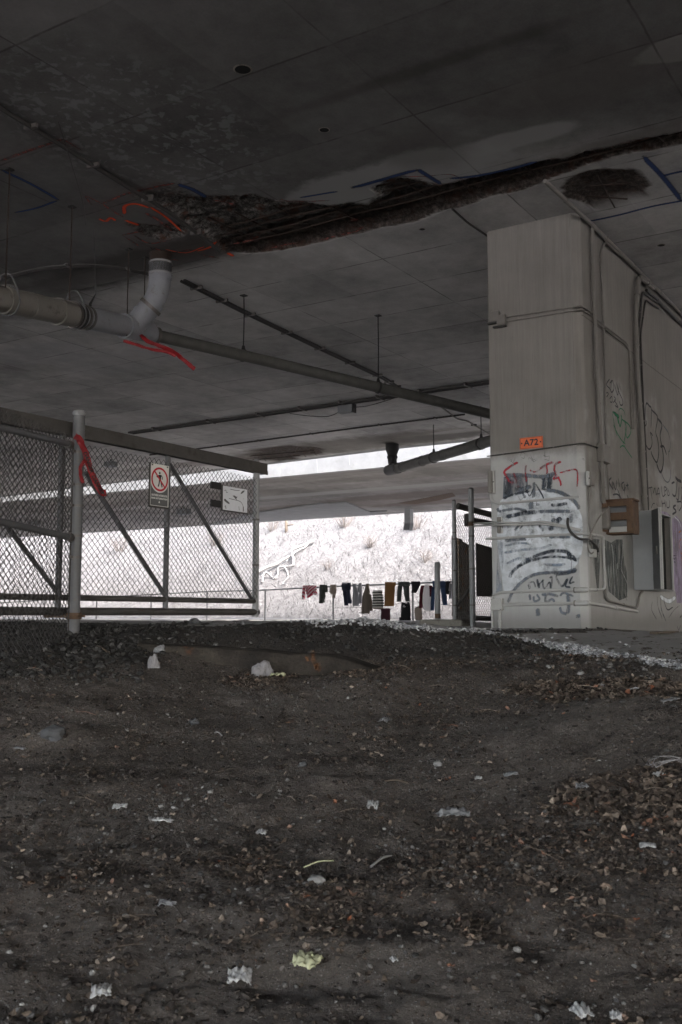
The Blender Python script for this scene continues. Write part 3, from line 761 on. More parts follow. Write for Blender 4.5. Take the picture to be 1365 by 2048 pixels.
#PART3
# ------------------------------------------------------------------ helpers for fittings
def ringband(m, p, t, r, w, n=16):
    t = t.normalized(); m.tube([p - t * w / 2, p + t * w / 2], r, n)
def text_mesh(s, size, bold=0.0, space=1.0):
    cu = bpy.data.curves.new('lettering', 'FONT'); cu.body = s; cu.size = size; cu.align_x = 'CENTER'; cu.align_y = 'CENTER'
    cu.offset = bold; cu.space_character = space; cu.resolution_u = 3
    ob = bpy.data.objects.new('lettering', cu); COL.objects.link(ob)
    dg = bpy.context.evaluated_depsgraph_get(); me = bpy.data.meshes.new_from_object(ob.evaluated_get(dg))
    vs = [v.co.copy() for v in me.vertices]; fs = [tuple(p.vertices) for p in me.polygons]
    bpy.data.objects.remove(ob); bpy.data.curves.remove(cu); bpy.data.meshes.remove(me)
    return vs, fs
def put_text(m, s, size, o, X, Y, bold=0.0, space=1.0, sx=1.0):
    vs, fs = text_mesh(s, size, bold, space)
    m.add([o + X * v.x * sx + Y * v.y for v in vs], fs); return m

# ------------------------------------------------------------------ graffiti on the pier
FN, SN = -BV, -AV
layer = [0]
def fz(px, py, ox, oy, sc): return front(ox + px / sc, oy + py / sc)
def fstroke(pts, w, mat, name='graffiti', sm=True):
    layer[0] += 1
    q = [fz(x, y, 980, 860, 4.995) for x, y in pts]
    if sm: q = smooth_path(q, 5)
    MB().ribbon(q, w, FN, .0020 + .0003 * (layer[0] % 30)).build(name, M[mat], pier)
def sstroke(pts, w, mat, ox=1190, oy=700, sc=5.69, sm=True, name='graffiti'):
    layer[0] += 1
    q = [side(ox + x / sc, oy + y / sc) for x, y in pts]
    if mat in ('p_outline', 'p_green', 'p_thin'): w = w * 1.45
    if sm: q = smooth_path(q, 5)
    MB().ribbon(q, w, SN, .0020 + .0003 * (layer[0] % 30)).build(name, M[mat], pier)
blob = [(110, 700), (200, 655), (330, 625), (520, 605), (640, 625), (760, 665), (850, 740), (915, 850), (930, 1000), (925, 1200), (895, 1290), (880, 1330), (800, 1400), (600, 1425), (450, 1450), (350, 1500), (240, 1610), (150, 1620), (120, 1450), (90, 1250), (70, 1050), (75, 850)]
MB().poly([p + FN * .0012 for p in smooth_path([fz(x, y, 980, 860, 4.995) for x, y in blob + blob[:1]], 4)[:-1]]).build('whitewash', M['p_white'], pier)
MB().poly([fz(x, y, 980, 860, 4.995) + FN * .0015 for x, y in [(75, 1110), (130, 1120), (140, 1300), (120, 1450), (130, 1620), (60, 1640), (70, 1400)]]).build('graffiti', M['p_blue'], pier)
MB().poly([fz(x, y, 980, 860, 4.995) + FN * .0015 for x, y in [(140, 470), (380, 440), (380, 620), (260, 640), (130, 690)]]).build('graffiti', M['p_grey'], pier)
for pts, w, mt in (
    ([(180, 500), (182, 560), (178, 650)], .14, 'p_black'), ([(250, 600), (330, 590), (420, 560)], .08, 'p_grey'), ([(540, 480), (545, 540), (540, 600)], .085, 'p_black'), ([(600, 440), (600, 520), (590, 600)], .10, 'p_black'),
    ([(150, 455), (300, 450), (450, 462), (560, 465), (655, 430)], .075, 'p_grey'), ([(440, 520), (445, 600), (435, 680)], .06, 'p_grey'), ([(330, 630), (360, 680)], .05, 'p_grey'), ([(540, 600), (660, 612), (760, 650), (850, 720), (900, 790)], .07, 'p_grey'),
    ([(140, 690), (190, 660), (300, 632), (400, 612)], .05, 'p_black'), ([(460, 540), (520, 640), (540, 690)], .03, 'p_black'), ([(370, 600), (400, 660), (440, 580)], .022, 'p_black'),
    ([(285, 320), (215, 360), (150, 412), (158, 450), (200, 520)], .045, 'p_red'), ([(200, 520), (265, 520), (238, 425)], .035, 'p_red'), ([(365, 350), (356, 420), (372, 520)], .035, 'p_red'), ([(400, 400), (440, 420), (480, 410), (505, 392)], .03, 'p_red'),
    ([(500, 392), (560, 350), (640, 320)], .045, 'p_red'), ([(568, 352), (575, 405), (572, 440)], .035, 'p_red'), ([(715, 315), (662, 340), (645, 390), (665, 450), (640, 490), (700, 470)], .042, 'p_red'), ([(680, 470), (705, 510), (715, 560)], .035, 'p_red'), ([(700, 430), (790, 405), (868, 400), (880, 480), (875, 570)], .03, 'p_red'), ([(270, 570), (300, 572)], .05, 'p_red'),
    ([(80, 780), (90, 805), (120, 816)], .055, 'p_grey'), ([(120, 808), (200, 795), (280, 788), (380, 812)], .05, 'p_grey'), ([(165, 868), (250, 852), (330, 832), (480, 818)], .08, 'p_black'), ([(480, 818), (640, 812), (830, 815)], .065, 'p_grey'), ([(610, 752), (700, 748), (780, 728)], .06, 'p_black'),
    ([(410, 720), (420, 790)], .10, 'p_grey'), ([(465, 745), (500, 748)], .05, 'p_black'), ([(815, 840), (820, 930)], .07, 'p_grey'), ([(330, 905), (250, 1005)], .05, 'p_grey'), ([(360, 920), (300, 990)], .03, 'p_grey'), ([(490, 945), (540, 1010)], .055, 'p_black'), ([(595, 1005), (650, 940), (712, 870)], .09, 'p_black'), ([(650, 880), (620, 920)], .06, 'p_grey'),
    ([(110, 870), (112, 960)], .03, 'p_black'), ([(150, 1110), (250, 1095), (370, 1090)], .06, 'p_grey'), ([(590, 1070), (700, 1066), (810, 1068)], .06, 'p_grey'), ([(150, 1160), (300, 1130), (420, 1140)], .04, 'p_blue'), ([(140, 1230), (300, 1200), (520, 1180), (620, 1140)], .05, 'p_blue'), ([(160, 1340), (300, 1280), (420, 1300)], .05, 'p_blue'), ([(530, 1340), (680, 1350), (760, 1335)], .05, 'p_blue'),
    ([(205, 1478), (225, 1420), (330, 1330), (450, 1262), (600, 1215), (700, 1208), (780, 1225), (870, 1306)], .065, 'p_black'), ([(290, 1365), (400, 1312), (560, 1272), (700, 1268), (820, 1285), (875, 1308)], .045, 'p_black'), ([(775, 1228), (830, 1290)], .09, 'p_black'),
    ([(185, 1725), (230, 1620), (330, 1510), (450, 1445), (600, 1425), (760, 1418), (875, 1388)], .06, 'p_grey'), ([(640, 1440), (760, 1432), (870, 1405)], .06, 'p_black'), ([(820, 1300), (815, 1400)], .015, 'p_grey'),
    ([(388, 1535), (405, 1590)], .05, 'p_black'), ([(390, 1530), (440, 1520), (460, 1575)], .03, 'p_black'), ([(470, 1490), (500, 1580)], .05, 'p_black'), ([(545, 1490), (480, 1560)], .03, 'p_black'), ([(530, 1490), (545, 1585), (600, 1520), (610, 1585)], .03, 'p_black'), ([(600, 1480), (625, 1470), (618, 1585)], .03, 'p_black'),
    ([(660, 1455), (690, 1520), (730, 1560), (780, 1480)], .04, 'p_black'), ([(780, 1490), (760, 1560), (810, 1570)], .035, 'p_black'), ([(830, 1460), (800, 1530), (850, 1515)], .03, 'p_black'),
    ([(400, 1640), (410, 1700)], .05, 'p_grey'), ([(440, 1660), (450, 1710), (500, 1690), (470, 1640)], .04, 'p_grey'), ([(520, 1650), (600, 1640), (690, 1660)], .05, 'p_grey'), ([(560, 1640), (560, 1720), (620, 1690), (650, 1720)], .045, 'p_grey'), ([(700, 1660), (740, 1630), (840, 1660)], .04, 'p_grey'), ([(780, 1640), (790, 1740), (780, 1840)], .07, 'p_grey'), ([(480, 1780), (485, 1860)], .08, 'p_grey'), ([(700, 1770), (720, 1820), (770, 1840)], .05, 'p_grey'), ([(880, 1840), (885, 1880)], .08, 'p_grey')):
    fstroke(pts, w, mt)
# cracked, peeling bits of paint: short thin lines
for k in range(34):
    x = R.gauss(470, 130); y = R.choice([R.uniform(860, 1040), R.uniform(1040, 1170), R.uniform(560, 700), R.uniform(250, 300)])
    a = R.uniform(0, 6.28); L = R.uniform(20, 55)
    fstroke([(x, y), (x + math.cos(a) * L, y + math.sin(a) * L), (x + math.cos(a + .9) * L * 1.3, y + math.sin(a + .9) * L * 1.3)], .008, 'p_outline', 'paint_crack', False)
for pts, w, mt in (
    ([(575, 1070), (568, 880), (578, 620), (620, 640), (640, 680), (635, 890)], .03, 'p_outline'), ([(640, 680), (700, 740), (710, 790), (690, 930), (712, 1020), (725, 1150), (710, 1262), (690, 1272), (650, 1200), (635, 1150)], .03, 'p_outline'),
    ([(710, 780), (760, 850), (740, 960), (750, 1050), (775, 1200), (770, 1330), (740, 1390), (700, 1300)], .04, 'p_outline'), ([(770, 850), (830, 940), (855, 1050), (850, 1140), (835, 1165), (840, 1240)], .035, 'p_grey'),
    ([(575, 1070), (600, 1120), (625, 1126), (645, 1080), (645, 1020), (628, 940), (655, 975)], .025, 'p_outline'), ([(742, 1102), (780, 1100), (812, 1190)], .035, 'p_outline'), ([(752, 1400), (790, 1480), (830, 1505), (856, 1450), (856, 1360)], .03, 'p_grey'), ([(575, 800), (582, 830), (572, 870)], .03, 'p_outline'),
    ([(192, 710), (215, 840), (248, 980)], .018, 'p_green'), ([(195, 705), (240, 735), (265, 840)], .03, 'p_green'), ([(250, 730), (280, 870), (300, 780), (290, 740)], .03, 'p_green'), ([(300, 790), (380, 850), (405, 930), (360, 1000), (340, 880)], .022, 'p_green'), ([(320, 1080), (370, 1160), (420, 1230)], .018, 'p_green'), ([(265, 692), (285, 665), (322, 690), (340, 745)], .015, 'p_green'), ([(280, 1112), (305, 1090), (332, 1102)], .018, 'p_green'), ([(205, 850), (250, 950), (300, 1030), (340, 1070)], .018, 'p_green'), ([(330, 800), (350, 900), (320, 1070)], .025, 'p_green'), ([(210, 720), (270, 760)], .05, 'p_green'),
    ([(120, 340), (120, 430)], .02, 'p_outline'), ([(160, 330), (125, 395), (172, 450)], .018, 'p_outline'), ([(170, 380), (200, 350), (215, 440), (190, 482), (165, 430)], .018, 'p_outline'), ([(222, 390), (258, 512), (270, 420)], .018, 'p_outline'), ([(245, 370), (270, 470), (310, 560), (315, 620), (290, 626), (275, 580)], .02, 'p_outline'), ([(270, 380), (300, 470)], .07, 'p_blue'), ([(190, 340), (180, 440)], .016, 'p_outline'),
    ([(118, 520), (135, 485), (152, 500), (128, 540)], .016, 'p_outline'), ([(165, 560), (190, 530), (195, 590), (170, 592)], .016, 'p_outline'), ([(215, 530), (235, 560), (205, 602)], .016, 'p_outline'), ([(215, 560), (260, 650), (225, 632)], .018, 'p_outline'),
    ([(155, 1420), (172, 1590)], .03, 'p_grey'), ([(185, 1450), (158, 1500), (205, 1590)], .022, 'p_thin'), ([(205, 1590), (200, 1500), (235, 1590), (242, 1480)], .022, 'p_thin'), ([(265, 1460), (278, 1560)], .02, 'p_thin'), ([(330, 1500), (300, 1530), (325, 1600), (345, 1560)], .02, 'p_thin'), ([(335, 1520), (330, 1640)], .018, 'p_thin'), ([(360, 1500), (376, 1592)], .045, 'p_grey'), ([(350, 1545), (380, 1535)], .018, 'p_thin'), ([(200, 1650), (240, 1640), (272, 1660), (282, 1715), (240, 1722)], .022, 'p_thin'), ([(250, 1580), (300, 1700), (330, 1690)], .02, 'p_thin'), ([(360, 1650), (380, 1700)], .018, 'p_thin'),
    ([(600, 1575), (650, 1558)], .018, 'p_thin'), ([(628, 1570), (648, 1705)], .018, 'p_thin'), ([(655, 1640), (680, 1570), (692, 1650), (720, 1570), (737, 1690)], .018, 'p_thin'), ([(700, 1640), (735, 1635)], .015, 'p_thin'), ([(750, 1540), (766, 1662), (800, 1640)], .02, 'p_thin'), ([(790, 1650), (785, 1560), (812, 1580), (790, 1610)], .018, 'p_thin'), ([(820, 1570), (842, 1640), (825, 1655), (815, 1590)], .018, 'p_thin'),
    ([(755, 1710), (765, 1792)], .028, 'p_thin'), ([(758, 1750), (792, 1742)], .02, 'p_thin'), ([(788, 1705), (800, 1792)], .028, 'p_thin'), ([(815, 1720), (822, 1790), (848, 1782), (850, 1705)], .02, 'p_thin'), ([(922, 1765), (890, 1790), (925, 1835), (880, 1872)], .035, 'p_outline'), ([(945, 1760), (945, 1822)], .025, 'p_outline'), ([(930, 1730), (980, 1728), (985, 1780), (955, 1835)], .025, 'p_outline'), ([(640, 1800), (660, 1750), (680, 1745)], .016, 'p_thin'), ([(700, 1740), (712, 1780)], .016, 'p_thin'),
    ([(915, 1450), (945, 1480), (985, 1500)], .05, 'p_outline'), ([(935, 1480), (920, 1640), (900, 1662), (880, 1640)], .03, 'p_outline'), ([(955, 1550), (948, 1700), (925, 1690)], .03, 'p_outline'), ([(982, 1560), (995, 1600), (978, 1720)], .03, 'p_outline'), ([(870, 1520), (905, 1500)], .03, 'p_thin')):
    sstroke(pts, w, mt)
def spoly(pts, mat, lift, name='graffiti', ox=1140, oy=980, sc=6.067):
    MB().poly([side(ox + x / sc, oy + y / sc) + SN * lift for x, y in pts]).build(name, M[mat], pier)
spoly([(270, 590), (360, 600), (365, 900), (350, 1200), (330, 1200), (290, 900), (270, 760)], 'p_drip', .0013)
spoly([(420, 600), (500, 640), (560, 600), (640, 600), (650, 800), (690, 1000), (700, 1300), (600, 1340), (470, 1230), (430, 900)], 'p_drip', .0013)
spoly([(1230, 360), (1290, 310), (1350, 380), (1420, 500), (1420, 1380), (1300, 1370), (1285, 1260), (1240, 1000)], 'p_purple', .0013)
spoly([(1095, 250), (1180, 270), (1240, 330), (1240, 380), (1100, 350)], 'p_purple', .0016)
for pts, w, mt in (
    ([(500, 650), (520, 760), (530, 1000), (545, 1260)], .035, 'p_pale'), ([(640, 620), (635, 800), (620, 960), (690, 1130), (695, 1300)], .025, 'p_pale'), ([(460, 900), (480, 1180)], .02, 'p_pale'), ([(570, 880), (575, 960)], .03, 'p_pale'), ([(260, 830), (310, 1010)], .03, 'p_pale'), ([(350, 600), (335, 900)], .03, 'p_pale'),
    ([(440, 1160), (450, 1250)], .02, 'p_black'), ([(590, 1230), (620, 1330)], .02, 'p_black'), ([(650, 1260), (690, 1340)], .03, 'p_drip'), ([(540, 640), (560, 900)], .05, 'p_black'), ([(620, 680), (600, 1000)], .05, 'p_black'),
    ([(1260, 320), (1335, 420), (1350, 700)], .03, 'p_white'), ([(1365, 560), (1320, 640), (1340, 760), (1365, 780)], .04, 'p_orange'), ([(1365, 480), (1310, 520)], .035, 'p_orange'), ([(1350, 800), (1355, 900)], .04, 'p_orange'), ([(1305, 640), (1300, 850)], .012, 'p_pale'), ([(1330, 1000), (1325, 1250)], .012, 'p_pale'),
    ([(1245, 770), (1250, 830), (1275, 830), (1278, 760)], .014, 'p_outline'), ([(1245, 800), (1275, 795)], .012, 'p_outline'), ([(1262, 870), (1280, 880)], .014, 'p_outline'),
    ([(1060, 1290), (1070, 1420), (1120, 1560)], .035, 'p_drip'), ([(1100, 1300), (1110, 1450), (1165, 1590)], .04, 'p_black'), ([(1000, 1350), (990, 1450), (1050, 1570)], .014, 'p_outline'), ([(1130, 1310), (1180, 1450), (1250, 1420)], .02, 'p_outline'), ([(1200, 1550), (1260, 1460), (1330, 1400)], .02, 'p_drip'), ([(1300, 1650), (1320, 1700), (1340, 1640)], .014, 'p_outline'), ([(1090, 1290), (1200, 1350), (1280, 1300)], .10, 'p_white'), ([(1330, 1550), (1380, 1500)], .04, 'p_drip')):
    sstroke(pts, w, mt, 1140, 980, 6.067)

# ------------------------------------------------------------------ number plate
c = (front(1041, 899) + front(1086, 872)) / 2 + FN * .006
wv, hv = abs((front(1041, 885) - front(1087, 885)).dot(AV)) / 2, .075
plate = thing('number_plate', 'orange plate lettered A72 screwed to the pier front', 'number plate', c)
MB().cbox(c, AV * wv, BV * .004, UZ * hv, .003).build('plate', M['orange'], plate)
put_text(MB(), 'A72', .115, c + FN * .0055, -AV, UZ, .003, 1.05).build('lettering', M['navy'], plate)
for s in (-1, 1):
    MB().tube([c + AV * s * wv * .82 + FN * .003, c + AV * s * wv * .82 + FN * .010], .010, 8).build('screw', M['navy'], plate)
m = MB(); q = [(-wv, -hv), (wv, -hv), (wv, hv), (-wv, hv)]
for (x0, y0), (x1, y1) in zip(q, q[1:] + q[:1]):
    m.tube([c + AV * x0 * .94 + UZ * y0 * .90 + FN * .005, c + AV * x1 * .94 + UZ * y1 * .90 + FN * .005], .0022, 4)
m.build('border', M['navy'], plate)

# ------------------------------------------------------------------ conduits and boxes on the pier
def conduit(label, pts, r, mat='conduit', clips=(), cat='conduit', name='conduit', nrm=None, bend=.06, extra=None):
    o = thing(name, label, cat, pts[0]); p = fillet(pts, bend)
    MB().tube(p, r, 8).build('tube', M[mat], o, True, sharp=40)
    # saddle clips every so often
    L = 0; nxt = .5
    for a, b in zip(p, p[1:]):
        d = (b - a).length
        if d > .25:
            k = max(1, int(d / 1.1))
            for i in range(k):
                q = a.lerp(b, (i + .5) / k); m = MB(); ringband(m, q, b - a, r * 1.28, .022, 8)
                m.build('clip', M[mat if mat != 'conduit_dark' else 'band'], o, True, sharp=40)
    return o
def FP(x, y, off, z8=True):      # zoom 8 pixel -> front face
    return front(880 + x / 2.814, 840 + y / 2.814, off)
def SPt(x, y, off): return side(880 + x / 2.814, 840 + y / 2.814, off)
def FT(x, y, off): return front(880 + x / 2.814, 400 + y / 2.814, off)
def ST(x, y, off): return side(880 + x / 2.814, 400 + y / 2.814, off)
COR = lambda z, off: PW(-off, -off, z)
def zof(p): return p.z
# upper pair of thin conduits with two brackets
for dz, lab in ((0, 'thin upper conduit running high across the pier front and round its corner'), (-.045, 'thin conduit just below the highest one across the pier front')):
    a, b = FT(330 if dz == 0 else 380, 668, .02), FT(785, 600, .02)
    z = b.z + dz
    pts = [Vector((a.x, a.y, a.z + dz)), Vector((b.x, b.y, z)), COR(z, .02), ST(855, 640, .02) + UZ * dz, ST(872, 672, .02) + UZ * dz, ST(1040, 800, .02) + UZ * dz, ST(1062 - dz * 200, 850, .02) + UZ * dz, ST(1075 - dz * 200, 1290, .02)]
    conduit(lab, pts, .013, 'conduit', bend=.08)
for (x, y, s), lab in ((( 322, 660, .055), 'small angle bracket at the far left end of the high thin conduits'), ((355, 680, .06), 'small grey box where the high thin conduits start')):
    c = FT(x, y, .04)
    o = thing('conduit_bracket', lab, 'bracket', c)
    MB().cbox(c, AV * s, BV * .035, UZ * .07, .006).build('bracket_body', M['conduit'], o)
    MB().cbox(c - UZ * .085 + AV * .03, AV * (s + .03), BV * .03, UZ * .012, .003).build('bracket_foot', M['conduit_dark'], o)
# wire run above the painted part, ending in a flat box on the side
a, b = FP(268, 205, .012), FP(795, 132, .012)
conduit('thin dark wire run under the orange plate, bending round the corner to a box', [a, FP(480, 178, .012), b, COR(b.z - .005, .012), SPt(885, 157, .012)], .009, 'conduit_dark')
def wallbox(name, label, cat, quad_c, half_w, half_h, depth, nrm, mat='pale_box', lid=True, part='box_body'):
    c = quad_c + nrm * depth / 2; wd_ = AV if abs(nrm.dot(BV)) > .5 else BV
    o = thing(name, label, cat, c)
    MB().cbox(c, wd_ * half_w, nrm * depth / 2, UZ * half_h, .006).build(part, M[mat], o)
    if lid:
        MB().cbox(c + nrm * (depth / 2 + .003), wd_ * half_w * .94, nrm * .004, UZ * half_h * .95, .002).build('cover', M[mat], o)
        for sx in (-1, 1): MB().tube([c + nrm * (depth / 2) + wd_ * sx * half_w * .8 + UZ * half_h * .85 * sx, c + nrm * (depth / 2 + .011) + wd_ * sx * half_w * .8 + UZ * half_h * .85 * sx], .007, 6).build('screw', M['band'], o)
    return o
wallbox('junction_box', 'flat grey junction box on the pier side, where the wire under the plate ends', 'box', SPt(905, 192, 0), .15, .12, .08, SN, 'conduit')
m_ = SPt(905, 245, .05); 
# light fittings
def fitting(label, c, nrm, hw, hh, dp):
    wd_ = AV if abs(nrm.dot(BV)) > .5 else BV
    o = thing('wall_light', label, 'light fitting', c)
    MB().cbox(c + nrm * dp * .3, wd_ * hw, nrm * dp * .3, UZ * hh, .01).build('back_plate', M['pale_box'], o)
    MB().cbox(c + nrm * dp * .75 + wd_ * hw * .15, wd_ * hw * .72, nrm * dp * .25, UZ * hh * .96, .02).build('cover', M['conduit'], o)
    MB().box(c + nrm * (dp * .62), wd_ * hw * 1.01, nrm * dp * .05, UZ * .006).build('seam', M['conduit_dark'], o)
    return o
fitting('tall narrow pale fitting at the upper left edge of the pier front', FP(298, 352, 0), FN, .042, .155, .09)
fitting('small pale fitting half hidden on the left of the white graffiti', FP(342, 592, 0), FN, .036, .108, .05)
fitting('short pale fitting on the pier side right beside the corner', SPt(832, 332, 0) , SN, .075, .09, .07)
# front face conduits
z1 = FP(400, 462, .025)
conduit('pale conduit dropping from the tall fitting and running right across the white graffiti', [FP(290, 420, .025), FP(293, 455, .025), FP(325, 473, .025), FP(560, 452, .025), FP(790, 433, .025)], .016, 'pale_box', bend=.07)
a, b = FP(265, 670, .025), FP(812, 641, .025)
conduit('straight pale conduit across the middle of the pier front, wrapping the corner', [a, FP(530, 655, .025), b, COR(b.z, .025), SPt(905, 655, .025)], .017, 'pale_box', bend=.03)
b = FP(812, 956, .028)
conduit('pale conduit arching out of the corner box and turning up on the pier side', [FP(304, 1005, .028), FP(306, 985, .028), FP(345, 970, .028), FP(580, 962, .028), b, COR(b.z, .028), SPt(910, 954, .028), SPt(918, 930, .028), SPt(912, 800, .028), SPt(908, 655, .028)], .017, 'pale_box', bend=.05)
b2 = FP(812, 1031, .03)
conduit('lowest pale conduit from the corner box round to the pier side', [FP(362, 1041, .03), FP(580, 1035, .03), b2, COR(b2.z, .03), SPt(1100, 1078, .03)], .02, 'pale_box', bend=.03)
for bb, lab in ((b, 'fat pale coupling on the arching conduit at the pier corner'), (b2, 'fat pale coupling on the lowest conduit at the pier corner')):
    o = thing('conduit_coupling', lab, 'coupling', COR(bb.z, .03))
    p0 = PW(-.03, .16, bb.z); MB().tube([p0, PW(-.03, .02, bb.z), PW(-.03, -.02, bb.z + .001)], [.032, .033, .03], 10).build('sleeve', M['pale_box'], o, True, sharp=40)
    MB().tube([PW(-.03, .165, bb.z), PW(-.03, .15, bb.z)], .038, 10).build('collar', M['conduit'], o, True, sharp=40)
conduit('conduit looping along the pier side bottom and up into the grey cabinet', [SPt(918, 950, .03), SPt(922, 1000, .03), SPt(940, 1018, .03), SPt(1095, 1058, .03), SPt(1103, 1040, .03), SPt(1112, 985, .03), SPt(1130, 965, .03)], .016, 'conduit', bend=.08)
jb = wallbox('junction_box', 'square pale junction box at the lower left of the pier front', 'box', FP(330, 1038, 0), .078, .078, .07, FN, 'pale_box')
g1, g2 = FP(297, 1000, .022), FP(340, 1072, .022)
conduit('pale conduit from the square corner box straight down into the ground', [g2, Vector((g2.x, g2.y, 1.38))], .022, 'pale_box')
conduit('thin pale conduit down the left edge of the pier behind the square box', [g1, Vector((g1.x, g1.y, 1.38))], .014, 'pale_box')
# loose cables
cab = lambda pts, r, mat, lab: tag(MB().tube(smooth_path(pts, 5), r, 6).build('cable', M[mat], None, True, loc=pts[0], rot=ROT), lab, 'cable')
cab([FP(726, 552, .03), FP(728, 590, .05), FP(745, 630, .06), FP(790, 668, .06), PW(-.08, -.06, FP(815, 680, .0).z), SPt(852, 700, .05), SPt(868, 725, .05), SPt(870, 745, .05)], .017, 'conduit_dark', 'loose dark cable with a frayed end drooping round the pier corner')
cab([SPt(908, 490, .1), SPt(880, 500, .16), SPt(852, 530, .14), SPt(830, 590, .10), SPt(816, 660, .06), SPt(812, 720, .05), SPt(828, 752, .05), SPt(842, 745, .05)], .010, 'conduit', 'thin pale cable looping from the rusty box down to a small pale socket')
cab([SPt(832, 375, .03), SPt(830, 440, .03), SPt(826, 560, .03), SPt(836, 660, .04), SPt(842, 730, .03)], .010, 'conduit', 'thin cable hanging from the corner light fitting to the small pale socket')
wallbox('socket', 'small broken pale socket where thin cables end on the pier side', 'socket', SPt(850, 750, 0), .09, .05, .05, SN, 'pale_box', False)
# vertical runs on the side
def vrun(label, pts, r, mat='conduit'): return conduit(label, pts, r, mat, bend=.10)
def cl(px, py, off=.03): p = on_z(px, py, ZS + .05); return p
vrun('thick dark conduit down the pier side next to the corner', [PW(.42, -.045, 6.70), ST(838, 240, .045), ST(850, 600, .045), ST(866, 1000, .045), SPt(885, 60, .045), SPt(893, 250, .045), SPt(905, 470, .045)], .026, 'conduit')
wcl = PW(.95, -.05, 6.68)
vrun('grey conduit turning down from the ceiling run to the flat junction box', [PW(1.6, -.05, 6.70), PW(.92, -.05, 6.68), ST(893, 300, .03), ST(902, 520, .03), ST(912, 740, .03), ST(918, 1000, .03), SPt(924, 140, .03)], .015, 'conduit')
vrun('pale conduit from the flat junction box down to the rusty box', [SPt(928, 240, .03), SPt(936, 360, .03), SPt(941, 475, .03)], .012, 'conduit')
vrun('fattest grey conduit dropping down the pier side to the grey cabinet', [PW(3.2, -.09, 6.66), PW(2.42, -.09, 6.62), ST(1078, 640, .06), ST(1090, 1000, .06), SPt(1112, 60, .06), SPt(1124, 300, .06), SPt(1134, 522, .06)], .038, 'conduit')
vrun('first of two thin conduits right of the fattest one on the pier side', [PW(3.6, -.03, 6.55), PW(2.78, -.03, 6.50), ST(1108, 760, .02), ST(1124, 1100, .02), SPt(1138, 150, .02), SPt(1150, 400, .02), SPt(1158, 520, .02)], .017, 'conduit_dark')
vrun('outermost thin conduit right of the fattest one on the pier side', [PW(3.7, -.03, 6.48), PW(2.95, -.03, 6.42), ST(1122, 760, .02), ST(1136, 1100, .02), SPt(1150, 150, .02), SPt(1162, 400, .02), SPt(1166, 520, .02)], .014, 'conduit_dark')
vrun('long shiny conduit along the joint between pier side and soffit', [on_z(1090, 362, ZS - .03), PW(.2, -.06, ZS - .02), PW(3, -.06, ZS - .0), PW(14, -.06, ZS)], .026, 'conduit')
vrun('thinner conduit under the long shiny one along the wall top', [PW(3.0, -.04, 6.58), PW(8, -.04, 6.58), PW(14, -.04, 6.58)], .026, 'conduit_dark')

# rusty open-fronted box
def rusty_box():
    p = side(1212, 1038); o = thing('rusty_box', 'rusted steel box with two open slots and a flap, hung on the pier side', 'box', p)
    zc = p.z + .02; hh = .235; c0 = p
    w0 = c0.dot(BV); u0 = c0.dot(AV)
    def L(w, u, z): return c0 + BV * w + SN * u + UZ * z
    z0, z1 = 1038, 1038
    top = side(1219, 1012).z + .04; bot = side(1219, 1066).z
    zc = (top + bot) / 2 - c0.z; hh = (top - bot) / 2
    D = .36; Wd = .26; t = .014
    # shell: open towards the camera (-BV), sides, top, bottom, back
    MB().cbox(L(Wd, D / 2, zc), BV * t, SN * D / 2, UZ * hh, .004).build('back_panel', M['rust'], o)
    MB().cbox(L(Wd / 2, t, zc), BV * Wd / 2, SN * t, UZ * hh, .004).build('side_panel', M['rust'], o)
    MB().cbox(L(Wd / 2, D - t, zc), BV * Wd / 2, SN * t, UZ * hh * 1.0, .004).build('side_panel', M['rust'], o)
    MB().cbox(L(Wd / 2, D / 2, zc + hh + t), BV * (Wd / 2 + .01), SN * (D / 2 + .015), UZ * t, .004).build('top_panel', M['rust'], o)
    MB().cbox(L(Wd / 2, D / 2, zc - hh - t), BV * (Wd / 2), SN * D / 2, UZ * t, .004).build('bottom_panel', M['rust'], o)
    for dz in (.0,):
        MB().cbox(L(-.006, D / 2, zc + dz), BV * .012, SN * (D / 2 - .01), UZ * .05, .004).build('cross_bar', M['rust'], o)
    MB().cbox(L(-.006, D / 2, zc + hh - .035), BV * .012, SN * D / 2, UZ * .035, .004).build('cross_bar', M['rust'], o)
    MB().cbox(L(-.006, D - .04, zc), BV * .013, SN * .04, UZ * hh, .004).build('cross_bar', M['rust'], o)
    MB().cbox(L(.09, D / 2, zc + .02), BV * .02, SN * D * .42, UZ * hh * .78, .004).build('inner_plate', M['boxdark'], o)
    MB().cbox(L(-.008, D * .45, zc - hh + .03), BV * .012, SN * D * .32, UZ * .035, .004).build('label_strip', M['pale_box'], o)
    # flap swung open towards the camera
    h = L(-.01, .02, zc); dv = (-BV * .75 - AV * .05 + SN * -.2).normalized()
    MB().cbox(h + dv * .17, dv * .17, dv.cross(UZ) * .008, UZ * hh, .004).build('flap', M['rust'], o)
    MB().cbox(L(-.10, -.0 + .03, zc - .03), BV * .06, SN * .05, UZ * hh * .7, .015).build('switch_casing', M['conduit'], o)
rusty_box()

